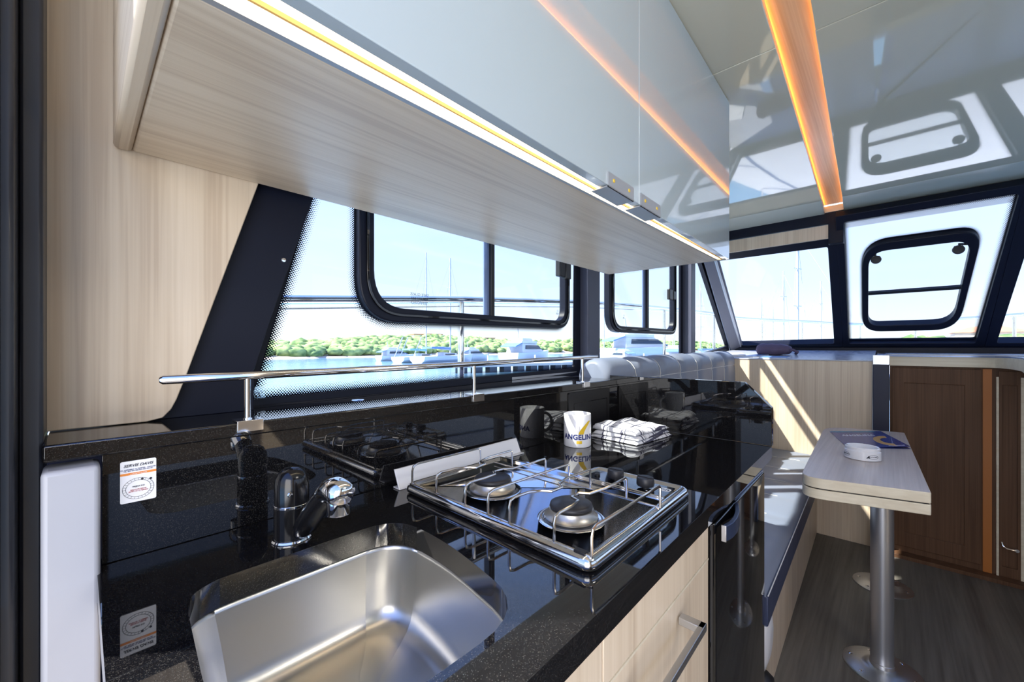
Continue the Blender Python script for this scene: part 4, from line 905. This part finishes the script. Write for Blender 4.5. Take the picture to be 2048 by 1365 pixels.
def motoryacht(x, y, L, rot, label, canopy='boat_blue'):
    t = thing('motor_yacht', label, 'motorboat', (0, 0, SEA), 'moored motor yachts')
    def Bd(b, nm, m, p=t, **k): b.v = [(a, c, d+SEA) for a, c, d in b.v]; return b.build(nm, m, p, **k)
    h = L*.13; Bd(hull(MB(), L, L*.32, h), 'hull', 'hull_white')
    sp = Bd(MB().hexa([(-L*.36, -L*.13, h), (L*.24, -L*.10, h), (L*.24, L*.10, h), (-L*.36, L*.13, h)], [(-L*.34, -L*.12, h+L*.12), (L*.04, -L*.09, h+L*.12), (L*.04, L*.09, h+L*.12), (-L*.34, L*.12, h+L*.12)]), 'superstructure', 'hull_white', bevel=.08)
    Bd(MB().hexa([(-L*.28, -L*.132, h+L*.045), (L*.155, -L*.11, h+L*.045), (L*.155, L*.11, h+L*.045), (-L*.28, L*.132, h+L*.045)], [(-L*.27, -L*.126, h+L*.095), (L*.085, -L*.10, h+L*.095), (L*.085, L*.10, h+L*.095), (-L*.27, L*.126, h+L*.095)]), 'side_window', 'boat_window', sp)
    fb = Bd(MB().box(-L*.36, L*.02, -L*.12, L*.12, h+L*.12, h+L*.15).hexa([(-L*.30, -L*.09, h+L*.15), (-L*.02, -L*.08, h+L*.15), (-L*.02, L*.08, h+L*.15), (-L*.30, L*.09, h+L*.15)], [(-L*.30, -L*.09, h+L*.19), (-L*.06, -L*.08, h+L*.19), (-L*.06, L*.08, h+L*.19), (-L*.30, L*.09, h+L*.19)]), 'flybridge', 'hull_white', bevel=.05)
    Bd(MB().tube([(-L*.26, 0, h+L*.19), (-L*.28, 0, h+L*.33)], L*.008, 6), 'radar_mast', 'mast_white', fb)
    b = MB().hexa([(-L*.50, -L*.12, h+L*.07), (-L*.34, -L*.12, h+L*.12), (-L*.34, L*.12, h+L*.12), (-L*.50, L*.12, h+L*.07)], [(-L*.50, -L*.12, h+L*.085), (-L*.34, -L*.12, h+L*.135), (-L*.34, L*.12, h+L*.135), (-L*.50, L*.12, h+L*.085)])
    b.hexa([(.03*L, -L*.09, h+L*.05), (.30*L, -L*.07, h+L*.02), (.30*L, L*.07, h+L*.02), (.03*L, L*.09, h+L*.05)], [(.03*L, -L*.08, h+L*.122), (.20*L, -L*.06, h+L*.05), (.20*L, L*.06, h+L*.05), (.03*L, L*.08, h+L*.122)])
    Bd(b, 'canopy', canopy, bevel=.03)
    t.location = (x, y, SEA+H); t.rotation_euler = (0, 0, rot); return t
def bearing(u, dist):
    a, c = 590.3+.6828*(u-1024), 551.7-.7306*(u-1024); q = math.hypot(a, c); return a/q*dist, c/q*dist
boats = [(845, 73, 11, 19.5, .15, 'sailing yacht with teal sail cover under the left of two tall masts'),
         (892, 70, 12.5, 18, .1, 'sailing yacht under the right of two tall masts, by the railing post'),
         (1208, 112, 10, 12.5, .5, 'sailing yacht seen just right of the dark window post'),
         (1352, 125, 11, 13, .8, 'sailing yacht seen behind the window latch over the settee'),
         (1404, 80, 11, 14, .6, 'sailing yacht seen in the small corner pane'),
         (1428, 120, 11, 15, .6, 'farther sailing yacht beside the slanted pillar in the corner pane'),
         (1615, 60, 14, 17, 1.2, 'tallest sailing yacht mast, seen in the left windscreen pane'),
         (1577, 85, 12, 16, 1.0, 'thin sailing yacht mast left of the tallest one in the windscreen'),
         (1652, 95, 11, 15, 1.2, 'sailing yacht mast beside the centre windscreen post'),
         (1530, 110, 12, 14, 1.0, 'short distant mast at the left of the windscreen'),
         (1552, 135, 12, 14, 1.0, 'shortest distant mast in the left windscreen pane')]
for u, ds, L, mh, rot, lb in boats:
    x, y = bearing(u, ds); sailboat(x, y, L, mh, rot, lb, 'boat_teal' if u == 845 else 'mast_white' if u > 1500 else 'boat_blue')
for u, ds, L, rot, lb in ((1058, 72, 13, .15, 'white motor yacht with blue windscreen cover moored behind the pontoon'),
                          (1292, 92, 19, -.5, 'large white motor yacht with blue canopy seen over the settee'),
                          (1238, 76, 7, 1.2, 'small white motor boat between the dark post and the large yacht'),
                          (1345, 74, 9, .4, 'low white motor boat right of the large yacht'),
                          (950, 80, 8, .1, 'small white motor boat right of the railing post'),
                          (795, 82, 8, .0, 'small grey and white boat at the left end of the moorings')):
    x, y = bearing(u, ds); motoryacht(x, y, L, rot, lb)
# leaning dinghy masts left of the big yachts
for i, (u, lb) in enumerate(((786, 'leaning white spar, first from the left over the far boats'), (797, 'leaning white spar, second from the left over the far boats'), (824, 'leaning white spar just left of the tall mast'))):
    x, y = bearing(u, 78); tag(MB().tube([(x, y, SEA), (x+1.4, y-1.0, 1.9)], .10, 6).build('boat_spar', 'mast_white'), lb, 'mast', 'leaning spars')
# pontoon
pt = thing('pontoon', 'low concrete pontoon on dark piles across the water', 'pontoon', (32, 28, SEA))
A, B = Vector((25.0, 31.0)), Vector((64.0, 20.5)); dv = (B-A).normalized(); nv = Vector((-dv.y, dv.x))
c4 = [A, B, B+nv*2.4, A+nv*2.4]; zt_ = SEA+.85
MB().hexa([(p.x, p.y, zt_-.28) for p in c4], [(p.x, p.y, zt_) for p in c4]).build('deck', 'concrete', pt)
for i in range(24):
    p = A+dv*(.5+1.7*i); q = p+dv*.85
    MB().hexa([(p.x, p.y, SEA-.2), (q.x, q.y, SEA-.2), (q.x+nv.x, q.y+nv.y, SEA-.2), (p.x+nv.x, p.y+nv.y, SEA-.2)], [(p.x, p.y, zt_-.28), (q.x, q.y, zt_-.28), (q.x+nv.x, q.y+nv.y, zt_-.28), (p.x+nv.x, p.y+nv.y, zt_-.28)]).build('pile', 'dark_pile', pt)
for i in range(5):
    p = A+dv*(4+6*i)+nv*.6; MB().tube([(p.x, p.y, zt_), (p.x, p.y, zt_+.9)], .09, 8).build('bollard', 'white', pt)
# shore ahead, right of the bow
tag(MB().box(92, 150, -60, -2, SEA-.2, SEA+1.2).build('quay', 'concrete'), 'pale stone quay ahead of the bow on the right', 'quay')
t = thing('house', 'pale house with terracotta roof seen through the windscreen beside the right pillar', 'house', (122, -13, SEA+1.2))
MB().box(119, 127, -19, -9.5, SEA+1.2, 2.9).build('walls', 'house_wall', t); MB().hexa([(118.6, -19.4, 2.9), (127.4, -19.4, 2.9), (127.4, -9.1, 2.9), (118.6, -9.1, 2.9)], [(122, -16, 4.1), (124, -16, 4.1), (124, -12, 4.1), (122, -12, 4.1)]).build('roof', 'terracotta', t)
for yy in (-17.3, -14.3, -11.3): MB().box(118.9, 119, yy-.5, yy+.5, .4, 1.7).build('window', 'boat_window', t)
t = thing('house', 'long white house with terracotta roof in the right windscreen pane', 'house', (118, -28, SEA+1.2))
MB().box(115, 127, -40, -21, SEA+1.2, 3.6).build('walls', 'house_wall', t); MB().hexa([(114.6, -40.4, 3.6), (127.4, -40.4, 3.6), (127.4, -20.6, 3.6), (114.6, -20.6, 3.6)], [(119, -36, 5.0), (123, -36, 5.0), (123, -24, 5.0), (119, -24, 5.0)]).build('roof', 'terracotta', t)
for i, (u, ds, r, lb) in enumerate(((1822, 100, 2.0, 'small green tree at the left of the shore ahead'), (1846, 117, 2.3, 'rounded green tree in the middle of the shore ahead'), (1866, 113, 2.5, 'dark green tree beside the pale house ahead'), (2034, 112, 2.9, 'green tree before the white house in the right windscreen pane'))):
    x, y = bearing(u, ds); t = thing('tree', lb, 'tree', (x, y, SEA+1.2), 'trees ahead of the bow')
    b = MB(); crown(b, x, y, .6, r, 1.7, i*3.3); crown(b, x+1, y-1, .2, r*.8, 1.3, i*5.1+1); b.build('crown', 'foliage', t, angle=180)
    MB().tube([(x, y, SEA+1.2), (x, y, .2)], .18, 8).build('trunk', 'dark_pile', t)
